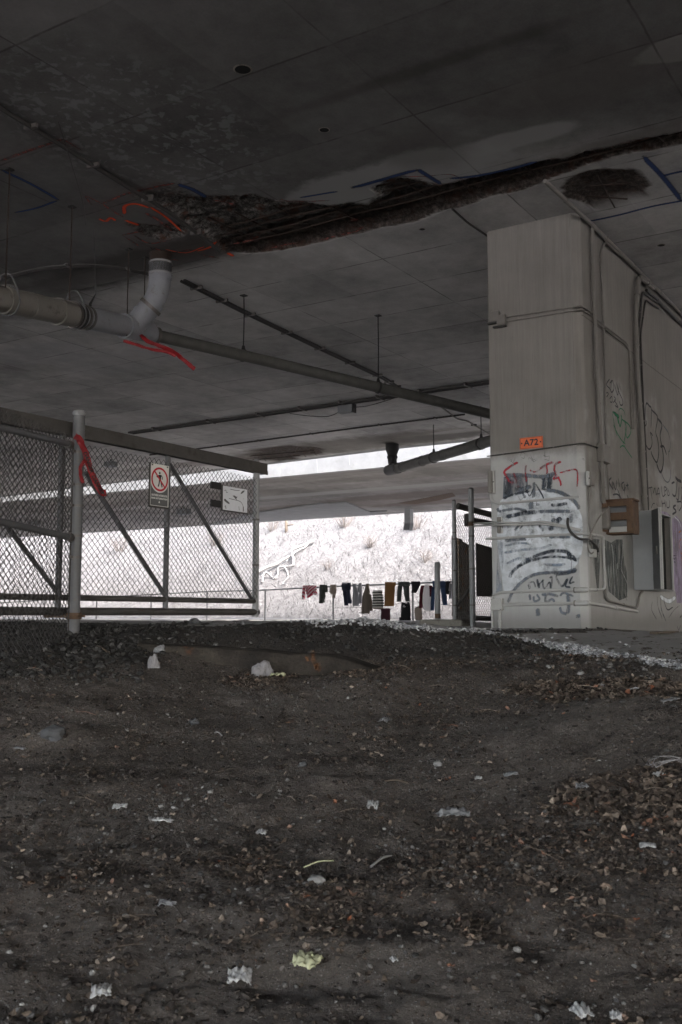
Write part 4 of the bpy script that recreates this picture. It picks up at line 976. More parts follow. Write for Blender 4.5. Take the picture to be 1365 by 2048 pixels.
# grey cabinet with an open door
def cabinet():
    p = side(1267, 1100); top = side(1270, 1024).z; bot = side(1272, 1180).z
    o = thing('electrical_cabinet', 'large grey metal cabinet with door swung open, black inside, on graffitied wall', 'cabinet', p)
    w0 = p.dot(BV)
    zc, hh = (top + bot) / 2, (top - bot) / 2
    D = .27; Wd = on_plane(1346, 1100, p + SN * .27, AV).dot(BV) - w0
    def L(w, u, z): return Vector((p.x, p.y, 0)) + BV * w + SN * u + UZ * z
    t = .008
    MB().cbox(L(0, D / 2, zc), BV * t, SN * D / 2, UZ * hh, .003).build('side_panel', M['boxgrey'], o)
    MB().cbox(L(Wd, D / 2, zc), BV * t, SN * D / 2, UZ * hh, .003).build('side_panel', M['conduit'], o)
    MB().cbox(L(Wd / 2, D / 2, zc + hh - t), BV * (Wd / 2 - t * 1.2), SN * D / 2, UZ * t, .003).build('top_panel', M['boxgrey'], o)
    MB().cbox(L(Wd / 2, D / 2, zc - hh + t), BV * (Wd / 2 - t * 1.2), SN * D / 2, UZ * t, .003).build('bottom_panel', M['boxdark'], o)
    MB().cbox(L(Wd / 2, t * 1.5, zc), BV * (Wd / 2 - .012), SN * t, UZ * (hh - .02), .003).build('back_panel', M['black'], o)
    MB().cbox(L(Wd / 2, .16, zc), BV * (Wd / 2 - .02), SN * .006, UZ * (hh - .03), .003).build('mounting_panel', M['black'], o)
    MB().cbox(L(Wd - .012, D - .01, zc), BV * .018, SN * .014, UZ * hh, .003).build('frame_edge', M['pale_box'], o)
    # door hinged on the near edge
    dv = (SN * .50 - BV * .866).normalized(); h = L(-.004, D + .012, zc); DW = .40
    d = MB().cbox(h + dv * DW / 2, dv * DW / 2, dv.cross(UZ) * .010, UZ * (hh * .995), .003).build('door', M['boxdark'], o)
    MB().cbox(h + dv * (DW - .012), dv * .012, dv.cross(UZ) * .022, UZ * hh * 1.0, .003).build('door_edge', M['pale_box'], d)
    nn = dv.cross(UZ); nn = nn if nn.dot(EYE - h) > 0 else -nn
    MB().cbox(h + dv * DW * .62 + nn * .02 - UZ * .02, dv * .012, nn * .014, UZ * .05, .004).build('handle', M['conduit'], d)
    for zz in (-.7, 0, .7):
        MB().tube([h + UZ * (hh * zz - .04), h + UZ * (hh * zz + .04)], .012, 8).build('hinge', M['band'], o, True, sharp=40)
cabinet()
o = tag(MB().cbox(on_ground(1330, 1270) + UZ * .03, BV * .45, AV * .05, UZ * .012, .004).build('plank', M['wood'], None, loc=on_ground(1330, 1270), rot=ROT), 'rust coloured broken board lying along the foot of the pier wall', 'board')
#PART4
# ------------------------------------------------------------------ chain link
def chain(m, O, X, Y, w, h, pitch=.072, r=.0024, seed=0, wave=.02, clip=None):
    """woven wires: O lower corner, X Y unit axes, w h size"""
    N = X.cross(Y); dd = pitch / 2; nw = int(w / dd); nr = int(h / dd)
    for i in range(nw):
        pts = []
        for j in range(nr + 1):
            x = (i + ((i + j) % 2)) * dd; y = j * dd
            q = O + X * x + Y * y
            off = wave * noise.noise(Vector((x * .9, y * .9, seed))) 
            q = q + N * (off + (.003 if (j % 2) else -.003)) + X * (.35 * off) + Y * (.3 * wave * noise.noise(Vector((x * 1.3, y * .7, seed + 5))))
            if clip is not None and not clip(x, y):
                if len(pts) > 1: m.tube(pts, r, 3, False)
                pts = []; continue
            pts.append(q)
        if len(pts) > 1: m.tube(pts, r, 3, False)
    return m
def bar(name, a, b, r, mat, parent, n=12):
    return MB().tube([Vector(a), Vector(b)], r, n).build(name, M[mat], parent, True, sharp=40)

# ------------------------------------------------------------------ sliding gate
GP = at_depth(157, 860, 9.62); GA = GP.dot(AV)
def G(px, py): return on_plane(px, py, W(0, GA, 0), AV)
gate = thing('sliding_gate', 'chain link sliding gate with heavy top beam and diagonal braces, two signs on it', 'gate', W(8.0, GA, 1.44))
gb0, gb1 = 3.2, G(516, 940).dot(BV)
ztop = 3.40
MB().wbox(gb0, gb1 + .14, GA - .045, GA + .055, ztop - .075, ztop + .055).build('top_beam', M['dark_beam'], gate)
MB().wbox(gb0, gb1 + .13, GA - .06, GA - .045, ztop - .085, ztop - .04).build('beam_lip', M['dark_beam'], gate)
zb1, zb0 = 1.765, 1.635
bar('bottom_rail', W(gb0, GA, zb1), W(gb1 - .02, GA, zb1), .030, 'dark_beam', gate)
bar('bottom_rail', W(gb0, GA, zb0), W(gb1 + .02, GA, zb0), .040, 'dark_beam', gate)
for px in (122, 335):
    b = G(px, 1000).dot(BV)
    bar('upright', W(b, GA, zb0), W(b, GA, ztop - .06), .030, 'galv', gate)
b = G(513, 1000).dot(BV)
bar('end_post', W(b, GA, zb0 - .06), W(b, GA, ztop - .06), .040, 'galv_light', gate)
MB().tube([W(b, GA, ztop + .05), W(b, GA, ztop + .09)], [.045, .03], 12).build('post_cap', M['galv_light'], gate, True, sharp=40)
for (x0, y0, x1, y1) in ((172, 945, 334, 1196), (341, 930, 508, 1205), (5, 1040, 121, 1192)):
    p, q = G(x0, y0), G(x1, y1); bar('brace', p + SN * 0, q, .024, 'galv', gate)
for z in (2.2, 2.75):
    MB().tube([W(b, GA, z - .012), W(b, GA, z + .012)], .044, 12).build('band', M['band'], gate, True, sharp=40)
MB().tube([W(b + .05, GA + .03, zb0 + .3), W(b + .05, GA + .03, ztop - .5)], .012, 6).build('edge_strip', M['dark_beam'], gate)
chain(MB(), W(gb0, GA - .035, zb1 + .02), BV, UZ, gb1 - gb0 - .02, ztop - zb1 - .13, .072, .0031, 1).build('chain_mesh', M['wire'], gate)
pts = [G(450, 925), G(480, 928), G(515, 940)]
MB().tube(smooth_path([p - AV * .04 for p in pts], 4), .005, 5).build('loose_wire', M['wire_dark'], gate)

# fixed fence on the near side with the big post
FPst = at_depth(147, 1265, 9.45)
fdir = Vector((-.28, -1.32, 0)).normalized(); fN = Vector((fdir.y, -fdir.x, 0))
if fN.dot(EYE - FPst) < 0: fN = -fN
fence = thing('chain_link_fence', 'chain link fence at the left edge ending at a thick round post', 'fence', Vector((FPst.x, FPst.y, 1.42)), 0)
pt = at_depth(157, 832, 9.45); ppx = lambda py: at_depth(147 + (1265 - py) * .0227, py, 9.45)
PX0 = Vector((FPst.x, FPst.y, 0))
bar('post', PX0 + UZ * 1.2, PX0 + UZ * (pt.z), .058, 'galv', fence, 18)
MB().tube([PX0 + UZ * pt.z, PX0 + UZ * (pt.z + .035), PX0 + UZ * (pt.z + .055), PX0 + UZ * (pt.z + .062)], [.066, .064, .045, .01], 18).build('post_cap', M['galv_light'], fence, True, sharp=60)
for py in (905, 970, 1012, 1072, 1115):
    z = ppx(py).z; MB().tube([PX0 + UZ * (z - .012), PX0 + UZ * (z + .012)], .063, 18).build('band', M['band'], fence, True, sharp=40)
    MB().cbox(PX0 + UZ * z + fdir * .085, fdir * .03, fN * .006, UZ * .014, .002).build('band_bolt', M['band'], fence)
MB().tube([PX0 + UZ * (ppx(1232).z - .03), PX0 + UZ * (ppx(1232).z + .03)], .075, 18).build('collar', M['rust'], fence, True, sharp=40)
MB().cbox(PX0 + UZ * ppx(1232).z + AV * .22, AV * .16, BV * .03, UZ * .018, .004).build('gate_latch', M['rust'], fence)
MB().cbox(PX0 + UZ * ppx(1232).z + SN * .09, SN * .05, BV * .015, UZ * .012, .004).build('gate_latch', M['rust'], fence)
def Fp(px, py): return on_plane(px, py, PX0, fN)
for (y0, y1, r) in ((855, 889, .030), (1043, 1075, .032)):
    p, q = Fp(0, y0), Fp(142, y1); d = (p - q); p = q + d * 1.8
    bar('rail', p, q, r, 'galv', fence)
    MB().tube([q, q + (q - p).normalized() * -.07], r * 1.35, 12).build('rail_end_cup', M['band'], fence, True, sharp=40)
bar('upright', PX0 + fdir * 2.4 + UZ * 1.1, PX0 + fdir * 2.4 + UZ * 3.4, .03, 'galv', fence)
bar('tension_bar', PX0 + fdir * .10 + UZ * 1.42, PX0 + fdir * .10 + UZ * 3.25, .007, 'wire_dark', fence, 6)
chain(MB(), PX0 + fdir * .10 + UZ * 1.25, fdir, UZ, 2.6, 2.06, .072, .0031, 9, .03).build('chain_mesh', M['wire'], fence)

# red tape strips with black lettering
def tape(label, px, depth, w, text_px=None, plane=None, twist=(), txt='DANGER', N=None):
    pts = smooth_path([at_depth(x, y, d) for (x, y), d in zip(px, depth)], 6)
    o = thing('barrier_tape', label, 'tape', pts[0], 0)
    L = [0]
    for a, b in zip(pts, pts[1:]): L.append(L[-1] + (b - a).length)
    def at(s):
        s = max(0, min(L[-1] - 1e-5, s))
        for i in range(len(pts) - 1):
            if L[i + 1] >= s:
                t = (s - L[i]) / max(1e-9, L[i + 1] - L[i]); return pts[i].lerp(pts[i + 1], t), (pts[i + 1] - pts[i]).normalized(), s
    def frame_(s):
        p, t, s = at(s); v = (EYE - p).normalized()
        tw = .45 * math.sin(s * 9 + len(label)) + .2 * math.sin(s * 23)
        sd = t.cross(v).normalized(); nn = sd.cross(t); nn = nn if nn.dot(v) > 0 else -nn
        sd2 = sd * math.cos(tw) + nn * math.sin(tw); n2 = nn * math.cos(tw) - sd * math.sin(tw)
        return p, sd2, n2
    m = MB(); n = 60; K = 5
    for i in range(n + 1):
        p, sd_, nn = frame_(L[-1] * i / n)
        ww = w * (1 - .35 * abs(noise.noise(Vector((i * .2, len(label), 0)))))
        for k in range(K):
            u = k / (K - 1) - .5
            m.v.append(p + sd_ * ww * u + nn * .012 * math.sin(u * 7 + i * .4) * .5)
    m.f = [(i * K + k, i * K + k + 1, (i + 1) * K + k + 1, (i + 1) * K + k) for i in range(n) for k in range(K - 1)]
    n0 = len(m.v)
    m.build('strip', M['tape'], o, True)
    if txt:
        vs, fs = text_mesh(txt, w * .8, .002); wid = max(v.x for v in vs) - min(v.x for v in vs)
        rep = max(1, int(L[-1] / (wid * 1.12)))
        for k in range(rep):
            s0 = L[-1] - wid * 1.12 * k - wid * .55
            mm = MB(); ok = []
            for v in vs:
                p, sd_, nn = frame_(s0 + v.x); ok.append(p + sd_ * v.y * -1 + nn * .010)
            mm.add(ok, fs).build('lettering', M['sign_black'], o)
    return o
M['tape'] = weather('red_plastic_tape', (.19, .007, .010), .35, 9, .5, 0, .1, .004)
tape('long red DANGER tape hanging from the thick fence post', [(150, 872), (160, 880), (172, 908), (178, 930), (190, 960), (204, 984), (213, 985)], [9.36, 9.32, 9.35, 9.36, 9.36, 9.36, 9.36], .066)
tape('short crumpled red tape end beside the long strip on the fence post', [(177, 915), (166, 926), (161, 938), (163, 955), (167, 966)], [9.36, 9.37, 9.38, 9.38, 9.38], .035, txt=None)
tape('longer twisted red tape blowing from the pipe joint', [(278, 664), (295, 682), (320, 692), (348, 704), (370, 722), (390, 738)], [13.9, 13.7, 13.6, 13.5, 13.4, 13.3], .062, txt=None)
tape('shorter red tape tail under the pipe joint', [(247, 682), (270, 688), (300, 698), (330, 703), (352, 712)], [13.5, 13.5, 13.5, 13.5, 13.4], .045, txt=None)

# ------------------------------------------------------------------ signs on the gate
def gate_sign(name, label, cat, px, off=.075):
    tl, tr, br, bl = [G(*q) for q in px]
    c = (tl + tr + br + bl) / 4 + SN * off
    hw = ((tr - tl).dot(BV) + (br - bl).dot(BV)) / 4; hh = ((tl.z - bl.z) + (tr.z - br.z)) / 4
    o = thing(name, label, cat, c)
    return o, c, hw, hh
s, c, hw, hh = gate_sign('no_entry_sign', 'no entry sign with red ring over a walking figure and dark lower panel', 'sign', ((289, 926), (327, 934), (327, 1019), (289, 1012)))
MB().cbox(c, BV * hw, SN * .004, UZ * hh, .003).build('panel', M['white_sign'], s)
MB().cbox(c - BV * (hw - .004) + SN * .002 - BV * .006, BV * .006, SN * .010, UZ * hh * 1.02, .002).build('frame_edge', M['dark_beam'], s)
MB().cbox(c - UZ * hh * 1.0, BV * hw * 1.0, SN * .010, UZ * .010, .002).build('frame_edge', M['dark_beam'], s)
cc = c + UZ * hh * .30; f0 = SN * .0055
rr = hw * .88
# dark lower panel with a scooped top around the ring
arc = [(math.cos(t) * rr * 1.12, math.sin(t) * rr * 1.12 + hh * .30) for t in [math.pi + .38 + i * (math.pi - .76) / 16 for i in range(17)]]
pan = [(-hw * .9, -hh * .93)] + [(hw * .9, -hh * .93)] + [(hw * .9, arc[-1][1])] + arc[::-1] + [(-hw * .9, arc[0][1])]
m = MB(); P_ = lambda x, y: c + BV * x + UZ * y + f0
col_ = [(-hw * .9, arc[0][1])] + [q for q in arc if abs(q[0]) < hw * .9] + [(hw * .9, arc[-1][1])]
for (x0, y0), (x1, y1) in zip(col_, col_[1:]): m.poly([P_(x0, -hh * .93), P_(x1, -hh * .93), P_(x1, y1), P_(x0, y0)])
m.build('lower_panel', M['sign_grey'], s)
m = MB(); n = 40; v = []
for i in range(n):
    t = i / n * 2 * math.pi
    for q in (rr, rr * .83): v.append(cc + BV * math.cos(t) * q + UZ * math.sin(t) * q + SN * .0075)
m.add(v, [(2 * i, 2 * i + 1, (2 * i + 3) % (2 * n), (2 * i + 2) % (2 * n)) for i in range(n)])
a = BV * -.66 * rr + UZ * .66 * rr; pr = (BV + UZ).normalized() * rr * .075
m.add([cc + a + pr + SN * .0078, cc + a - pr + SN * .0078, cc - a - pr + SN * .0078, cc - a + pr + SN * .0078], [(0, 1, 2, 3)])
m.build('ring_and_slash', M['sign_red'], s)
m = MB(); k = rr * .62
def P2(x, y, l=.0066): return cc + BV * x * k + UZ * y * k + SN * l
m.poly([P2(.0 + math.cos(i / 14 * 6.283) * .15, .86 + math.sin(i / 14 * 6.283) * .17) for i in range(14)])
def limb(pts, w):
    for (x0, y0), (x1, y1) in zip(pts, pts[1:]):
        d = Vector((x1 - x0, y1 - y0)).normalized(); nx, ny = -d.y * w, d.x * w
        m.poly([P2(x0 + nx, y0 + ny), P2(x0 - nx, y0 - ny), P2(x1 - nx, y1 - ny), P2(x1 + nx, y1 + ny)])
m.poly([P2(-.2, .62, .0068), P2(.28, .62, .0068), P2(.26, -.15, .0068), P2(-.14, -.15, .0068)])
limb([(-.16, .56), (-.42, .22), (-.62, .42)], .075); limb([(.24, .58), (.52, .36), (.50, .02)], .075)
limb([(-.04, -.1), (-.08, -.52), (-.26, -1.0)], .10); limb([(.16, -.1), (.32, -.5), (.50, -1.02)], .10)
m.build('walking_figure', M['sign_black'], s)
m = MB()
put_text(m, 'ENTRÉE INTERDITE', hw * .19, c - UZ * hh * .46 + SN * .0065, BV, UZ, .001)
put_text(m, 'SANS AUTORISATION', hw * .17, c - UZ * hh * .60 + SN * .0065, BV, UZ, .001)
tz = c - UZ * hh * .80 + SN * .0065
m.poly([tz - BV * hw * .09, tz + BV * hw * .09, tz + UZ * hh * .11])
m.build('lettering', M['white_sign'], s)
for sx in (-1, 1): MB().tube([c + BV * sx * hw * .8 + UZ * hh * .93 + SN * .004, c + BV * sx * hw * .8 + UZ * hh * .93 + SN * .012], .009, 8).build('bolt', M['band'], s)

s, c, hw, hh = gate_sign('blank_plate', 'flaked blank white plate near the end of the gate', 'sign', ((434, 969), (484, 983), (485, 1028), (435, 1020)))
MB().cbox(c, BV * hw, SN * .005, UZ * hh, .003).build('panel', M['old_white'], s)
MB().cbox(c - BV * (hw + .006), BV * .008, SN * .012, UZ * hh * 1.02, .002).build('frame_edge', M['dark_beam'], s)
MB().cbox(c - UZ * (hh + .004), BV * hw, SN * .012, UZ * .007, .002).build('frame_edge', M['dark_beam'], s)
for (x, y) in ((424, 972), (424, 1008)):
    q = G(x, y) + SN * .06; MB().cbox(q, BV * .09, SN * .012, UZ * .04, .004).build('bracket', M['iron'], s)
for k, q in enumerate(([(.42, .52), (.5, .72), (.62, .86), (.78, .9), (.70, .74), (.56, .6)], [(-.22, .30), (-.05, .34), (.06, .26), (.20, .28), (.10, .12), (.16, -.02), (.02, .06), (-.10, .20)], [(-.88, -.10), (-.80, -.05), (-.44, -.34), (-.46, -.46), (-.62, -.40), (-.86, -.24)], [(.62, -.45), (.70, -.5), (.69, -.9), (.64, -.92)])):
    MB().poly([c + BV * hw * x + UZ * hh * y + SN * (.0062 + .0002 * k) for x, y in q]).build('scratch_mark', M['sign_grey'], s)
for q in ([(-.5, .02), (-.1, -.02), (.3, -.06), (.52, -.2), (.66, -.5), (.70, -.8)], [(-.85, .6), (-.74, .66), (-.70, .48), (-.6, .5)], [(-.82, -.7), (-.72, -.62), (-.78, -.82), (-.66, -.8)], [(-.4, .8), (.1, .78), (.35, .82)], [(.3, -.5), (.34, -.85)]):
    MB().ribbon(smooth_path([c + BV * hw * x + UZ * hh * y for x, y in q], 3), .007, SN, .0065).build('scratch_mark', M['sign_grey'], s)

# ------------------------------------------------------------------ drain pipes
def pipe_main():
    o = thing('drain_pipe', 'thick grey drain pipe coming down from the soffit and running left on rods', 'pipe', at_depth(250, 650, 13.6))
    A0, A1, A2, A3 = at_depth(10, 600, 11.4), at_depth(143, 622, 12.5), at_depth(250, 652, 13.65), at_depth(291, 662, 14.2)
    dv = (A2 - A0).normalized(); S0 = A0 - dv * 2.5
    r = .155
    J = A0.lerp(A2, .56)
    MB().tube([S0, A0 + dv * .02], r * 1.0, 24).build('pipe_length', M['pipe_tan'], o, True, sharp=40)
    MB().tube([A0 + dv * .03, J], r, 24).build('pipe_length', M['pipe_tan'], o, True, sharp=40)
    MB().tube([J + dv * .02, A2], r * .98, 24).build('pipe_length', M['pipe'], o, True, sharp=40)
    for t, rr, w, mt in ((.0, 1.10, .07, 'pipe_tan'), (.18, 1.04, .05, 'pipe_tan'), (.40, 1.13, .05, 'pipe_tan'), (.44, 1.05, .22, 'pipe_tan'), (.52, 1.12, .03, 'band'), (.555, 1.08, .10, 'iron'), (.60, 1.12, .03, 'band'), (.64, 1.06, .04, 'pipe_dark')):
        m = MB(); ringband(m, A0.lerp(A2, t), dv, r * rr, w, 24); m.build('coupling', M[mt], o, True, sharp=40)
    # wye: run continues to A3, branch goes up to the elbow
    MB().tube([A2 - dv * .02, A3 + dv * .10], [r * 1.08, r * 1.0], 24).build('wye_body', M['pipe'], o, True, sharp=40)
    m = MB(); ringband(m, A2 - dv * .0, dv, r * 1.12, .06, 24); m.build('coupling', M['pipe'], o, True, sharp=40)
    Cc = on_z(322, 508, ZS); top = Vector((Cc.x, Cc.y, ZS + .05))
    E = Vector((top.x, top.y, at_depth(320, 592, top.y).z))
    start = A2.lerp(A3, .35)
    k = (E - start)
    path = [start, start + k * .30, start + k * .62 ]
    MB().tube(path, [r * 1.0, r * 1.02, r], 24).build('wye_branch', M['pipe'], o, True, sharp=40)
    el = [start + k * .6]; c1 = E; e2 = E + UZ * .30
    for i in range(9):
        t = i / 8; el.append((start + k * .64) * (1 - t) ** 2 + (E + UZ * .02) * 2 * t * (1 - t) + e2 * t * t)
    MB().tube(el[1:], r * 1.0, 24).build('elbow', M['pipe'], o, True, sharp=50)
    m = MB(); ringband(m, start + k * .40, k, r * 1.1, .035, 24); m.build('coupling', M['pipe'], o, True, sharp=40)
    m = MB(); ringband(m, start + k * .66, k, r * 1.12, .05, 24); m.build('coupling', M['band'], o, True, sharp=40)
    MB().tube([e2 - UZ * .03, Vector((top.x, top.y, top.z - .33))], r * .97, 24).build('downspout', M['pipe'], o, True, sharp=40)
    MB().tube([e2 - UZ * .06, e2 + UZ * .16], r * 1.04, 24).build('coupling', M['pipe'], o, True, sharp=40)
    MB().tube([top - UZ * .36, top - UZ * .17], r * 1.04, 24).build('rubber_sleeve', M['pipe_dark'], o, True, sharp=40)
    for dz in (.35, .19): 
        MB().tube([top - UZ * (dz + .012), top - UZ * (dz - .012)], r * 1.09, 24).build('clamp_band', M['galv_light'], o, True, sharp=40)
    MB().tube([top - UZ * .18, top - UZ * .0], [r * .98, r * 1.08], 24).build('cast_outlet', M['rod'], o, True, sharp=40)
    # end cap of the wye and rods
    for (rx, ry, py_) in ((145, 410, 600), (258, 495, 672), (20, 335, 575), (291, 512, 660)):
        tp = on_z(rx, ry, ZS + .02); bt = at_depth(rx - (3 if rx > 100 else 8), py_, tp.y)
        bt = Vector((tp.x, tp.y, bt.z))
        MB().tube([tp, bt], .009, 6).build('hanger_rod', M['rod'], o)
        MB().cbox(tp - UZ * .025, BV * .04, AV * .04, UZ * .012, .003).build('rod_anchor', M['iron'], o)
    for t in (.0, .52):
        p = A0.lerp(A2, t + .02); sdv = dv.cross(UZ).normalized(); upv = sdv.cross(dv)
        ring = [p + sdv * math.cos(q) * r * 1.16 + upv * math.sin(q) * r * 1.16 for q in [i / 20 * 6.2832 for i in range(21)]]
        MB().tube(ring, .011, 6).build('hanger_ring', M['galv'], o, True)
        MB().tube(smooth_path([p - sdv * r * 1.1 + upv * .08, p - sdv * .08 + upv * (r + .12), p + sdv * .0 + upv * (r + .16), p + sdv * .08 + upv * (r + .12), p + sdv * r * 1.1 + upv * .08], 4), .010, 6).build('hanger_bail', M['galv'], o, True)
    return A3, dv, o
A3, dvp, mainp = pipe_main()
def pipe_long():
    p0, p1, p2 = at_depth(487, 711, 15.8), at_depth(757, 775, 16.9), None
    d = (p1 - p0).normalized()
    s0 = at_depth(296, 667, 14.55); e = p1 + (p1 - p0) * 1.05
    o = thing('drain_pipe', 'long thin stained pipe sloping across to the pier on two wire hangers', 'pipe', p0)
    r = .092
    MB().tube([s0, p0.lerp(p1, .2)], [r, r], 18).build('pipe_length', M['pipe_dark'], o, True, sharp=40)
    MB().tube([p0.lerp(p1, .2), p1.lerp(e, .2)], r, 18).build('pipe_length', M['pipe_dark'], o, True, sharp=40)
    MB().tube([p1.lerp(e, .2), e], r, 18).build('pipe_length', M['pipe_dark'], o, True, sharp=40)
    m = MB(); ringband(m, s0, p0 - s0, r * 1.35, .24, 18); m.build('coupling', M['pipe'], o, True, sharp=40)
    m = MB(); ringband(m, s0 + (p0 - s0).normalized() * .15, p0 - s0, r * 1.4, .05, 18); m.build('coupling', M['band'], o, True, sharp=40)
    for p, (tx, ty) in ((p0, (487, 574)), (p1, (757, 617))):
        t = on_z(tx, ty, ZS + .05); t = Vector((p.x, p.y, ZS + .06))
        m = MB(); ringband(m, p, d, r * 1.14, .04, 16); m.build('hanger_ring', M['iron'], o, True, sharp=40)
        MB().tube([p + UZ * r, p + UZ * (r + .07)], [.035, .022], 8).build('hanger_clevis', M['iron'], o, True, sharp=40)
        MB().tube(smooth_path([p + UZ * (r + .05), p + UZ * (r + .5) + BV * .012, t], 5), .010, 6).build('hanger_rod', M['iron'], o)
        MB().cbox(t - UZ * .012, BV * .05, AV * .05, UZ * .01, .003).build('rod_anchor', M['iron'], o)
pipe_long()
def pipe_far():
    top = on_z(785, 889, ZS + .02); o = thing('drain_pipe', 'black cast funnel outlet at the far soffit edge with pipe running right to pier', 'pipe', top)
    z2 = at_depth(786, 928, top.y).z
    prof = [(0, .21), (.16, .205), (.30, .15), (.34, .145), (.36, .16), (.42, .16), (.44, .14), (top.z - z2, .135)]
    MB().tube([top - UZ * h for h, _ in prof], [q for _, q in prof], 20).build('funnel', M['iron'], o, True, sharp=40)
    a = at_depth(786, 938, top.y); p1 = at_depth(868, 915, 26.9); e = p1 + (p1 - at_depth(790, 938, 29.3)) * 1.5
    s0 = at_depth(790, 938, 29.3); d = (p1 - s0).normalized()
    MB().tube([a - d * .35, a - d * .1, s0 + d * .25], [.16, .17, .165], 18).build('elbow', M['iron'], o, True, sharp=40)
    MB().tube([s0 + d * .2, p1], .14, 18).build('pipe_length', M['pipe_dark'], o, True, sharp=40)
    MB().tube([p1, e], .14, 18).build('pipe_length', M['pipe_dark'], o, True, sharp=40)
    for t in (.10, .22, .72, 1.0, 1.22, 1.98):
        m = MB(); ringband(m, s0.lerp(p1, t), d, .152, .07, 18); m.build('coupling', M['pipe_dark'], o, True, sharp=40)
    for p in (p1, s0.lerp(p1, 2.02)):
        MB().tube([p + UZ * .12, p + UZ * .24], [.05, .025], 8).build('hanger_clevis', M['iron'], o, True, sharp=40)
        MB().tube([p + UZ * .2, Vector((p.x, p.y, ZS + .06))], .012, 6).build('hanger_rod', M['iron'], o)
        m = MB(); ringband(m, p, d, .158, .04, 18); m.build('hanger_ring', M['iron'], o, True, sharp=40)
pipe_far()

# ------------------------------------------------------------------ runs fixed under the soffit
def soffit_run(label, px, r, mat, drop=.0, lines=1, gap=.06, clips=0, bend=.1, name='conduit', z=ZS + .05, sag=0):
    pts = [on_z(x, y, z - drop - r) for x, y in px]
    o = thing(name, label, 'conduit' if name == 'conduit' else 'cable', pts[0])
    t = (pts[-1] - pts[0]).normalized(); s_ = t.cross(UZ)
    for i in range(lines):
        q = [p + s_ * (i - (lines - 1) / 2) * gap + UZ * (.008 * (i % 2)) for p in pts]
        q = fillet(q, bend) if len(q) > 2 else q
        MB().tube(q, r, 8).build('tube', M[mat], o, True, sharp=40)
    for k in range(clips):
        f = (k + .5) / clips; L = f * (len(pts) - 1); i = min(int(L), len(pts) - 2); p = pts[i].lerp(pts[i + 1], L - i)
        MB().cbox(p - UZ * .0 + UZ * r * .4, s_ * (gap * lines / 2 + r + .03), t * .02, UZ * (r * 1.3), .004).build('strap', M['band' if r > .02 else 'conduit_dark'], o)
    return o
soffit_run('thick black conduit along the near soffit crossing the orange marks at upper left', [(-60, 178), (0, 216), (120, 289), (248, 370), (340, 425), (440, 502)], .026, 'conduit_dark', 0, 1, .055, 5, z=ZS)
soffit_run('dark conduit strapped to the far soffit from the downspout towards the pier', [(366, 562), (480, 620), (640, 697), (768, 757), (800, 778)], .024, 'conduit_dark', 0, 2, .06, 9)
soffit_run('bundle of conduits along the far soffit behind the long pipe', [(262, 866), (480, 836), (650, 812), (800, 791), (985, 764)], .030, 'conduit_dark', .01, 3, .085, 8)
soffit_run('thin conduit nearest the far edge of the first soffit', [(300, 910), (440, 892), (560, 876), (760, 850), (930, 829)], .022, 'conduit_dark', 0, 1, .06, 6)
soffit_run('pale kinked conduit beside the pier under the far soffit', [(880, 812), (915, 838), (935, 842), (985, 872)], .02, 'conduit', 0, 1, .06, 2)
soffit_run('curved dark cable on the soffit between the long joint and the pier top', [(905, 418), (935, 445), (975, 472)], .014, 'conduit_dark', 0, 1, .05, 0, name='cable')
soffit_run('dark cable arching over the drain pipe at the left edge', [(-40, 568), (20, 552), (95, 534), (180, 529), (250, 537), (300, 548)], .026, 'conduit_dark', .03, 2, .05, 3, name='cable', bend=.4)
o = thing('soffit_lamp', 'dark lamp box hanging from the conduit bundle with a drooping cable', 'lamp', on_z(694, 815, ZS - .1))
c = on_z(694, 818, ZS - .10)
MB().cbox(c, AV * .21, BV * .10, UZ * .095, .01).build('housing', M['boxdark'], o)
MB().cbox(c - AV * .20 + UZ * .0, AV * .02, BV * .095, UZ * .11, .006).build('end_plate', M['conduit_dark'], o)
MB().tube([c + UZ * .08, c + UZ * .16], .03, 8).build('stem', M['conduit_dark'], o)
q = [on_z(580, 827, ZS - .0), on_z(620, 832, ZS - .1), on_z(660, 832, ZS - .12), c + UZ * .02, on_z(735, 812, ZS - .08), on_z(790, 796, ZS + .0)]
tag(MB().tube(smooth_path(q, 5), .010, 6).build('cable', M['conduit_dark'], None, True, loc=q[0], rot=ROT), 'thin drooping cable tied through the dark lamp box', 'cable')
o = thing('shackle_hook', 'small black hook on a short cord hanging above the drain pipe', 'hook', at_depth(182, 606, 12.9))
a, b = at_depth(192, 588, 12.9), at_depth(181, 608, 12.9)
MB().tube([Vector((b.x + .02, b.y, ZS + .05)), a], .006, 5).build('cord', M['conduit_dark'], o); MB().tube([a, b, b - UZ * .05], [.008, .018, .024], 8).build('hook_body', M['iron'], o, True, sharp=40)
tag(MB().tube(smooth_path([on_z(118, 245, ZS - .01), on_z(135, 300, ZS - .05), on_z(165, 400, ZS - .06), on_z(172, 450, ZS - .01)], 5), .006, 5).build('wire', M['conduit_dark'], None, loc=on_z(118, 245, ZS), rot=ROT), 'thin slack wire crossing the near soffit at upper left', 'wire')

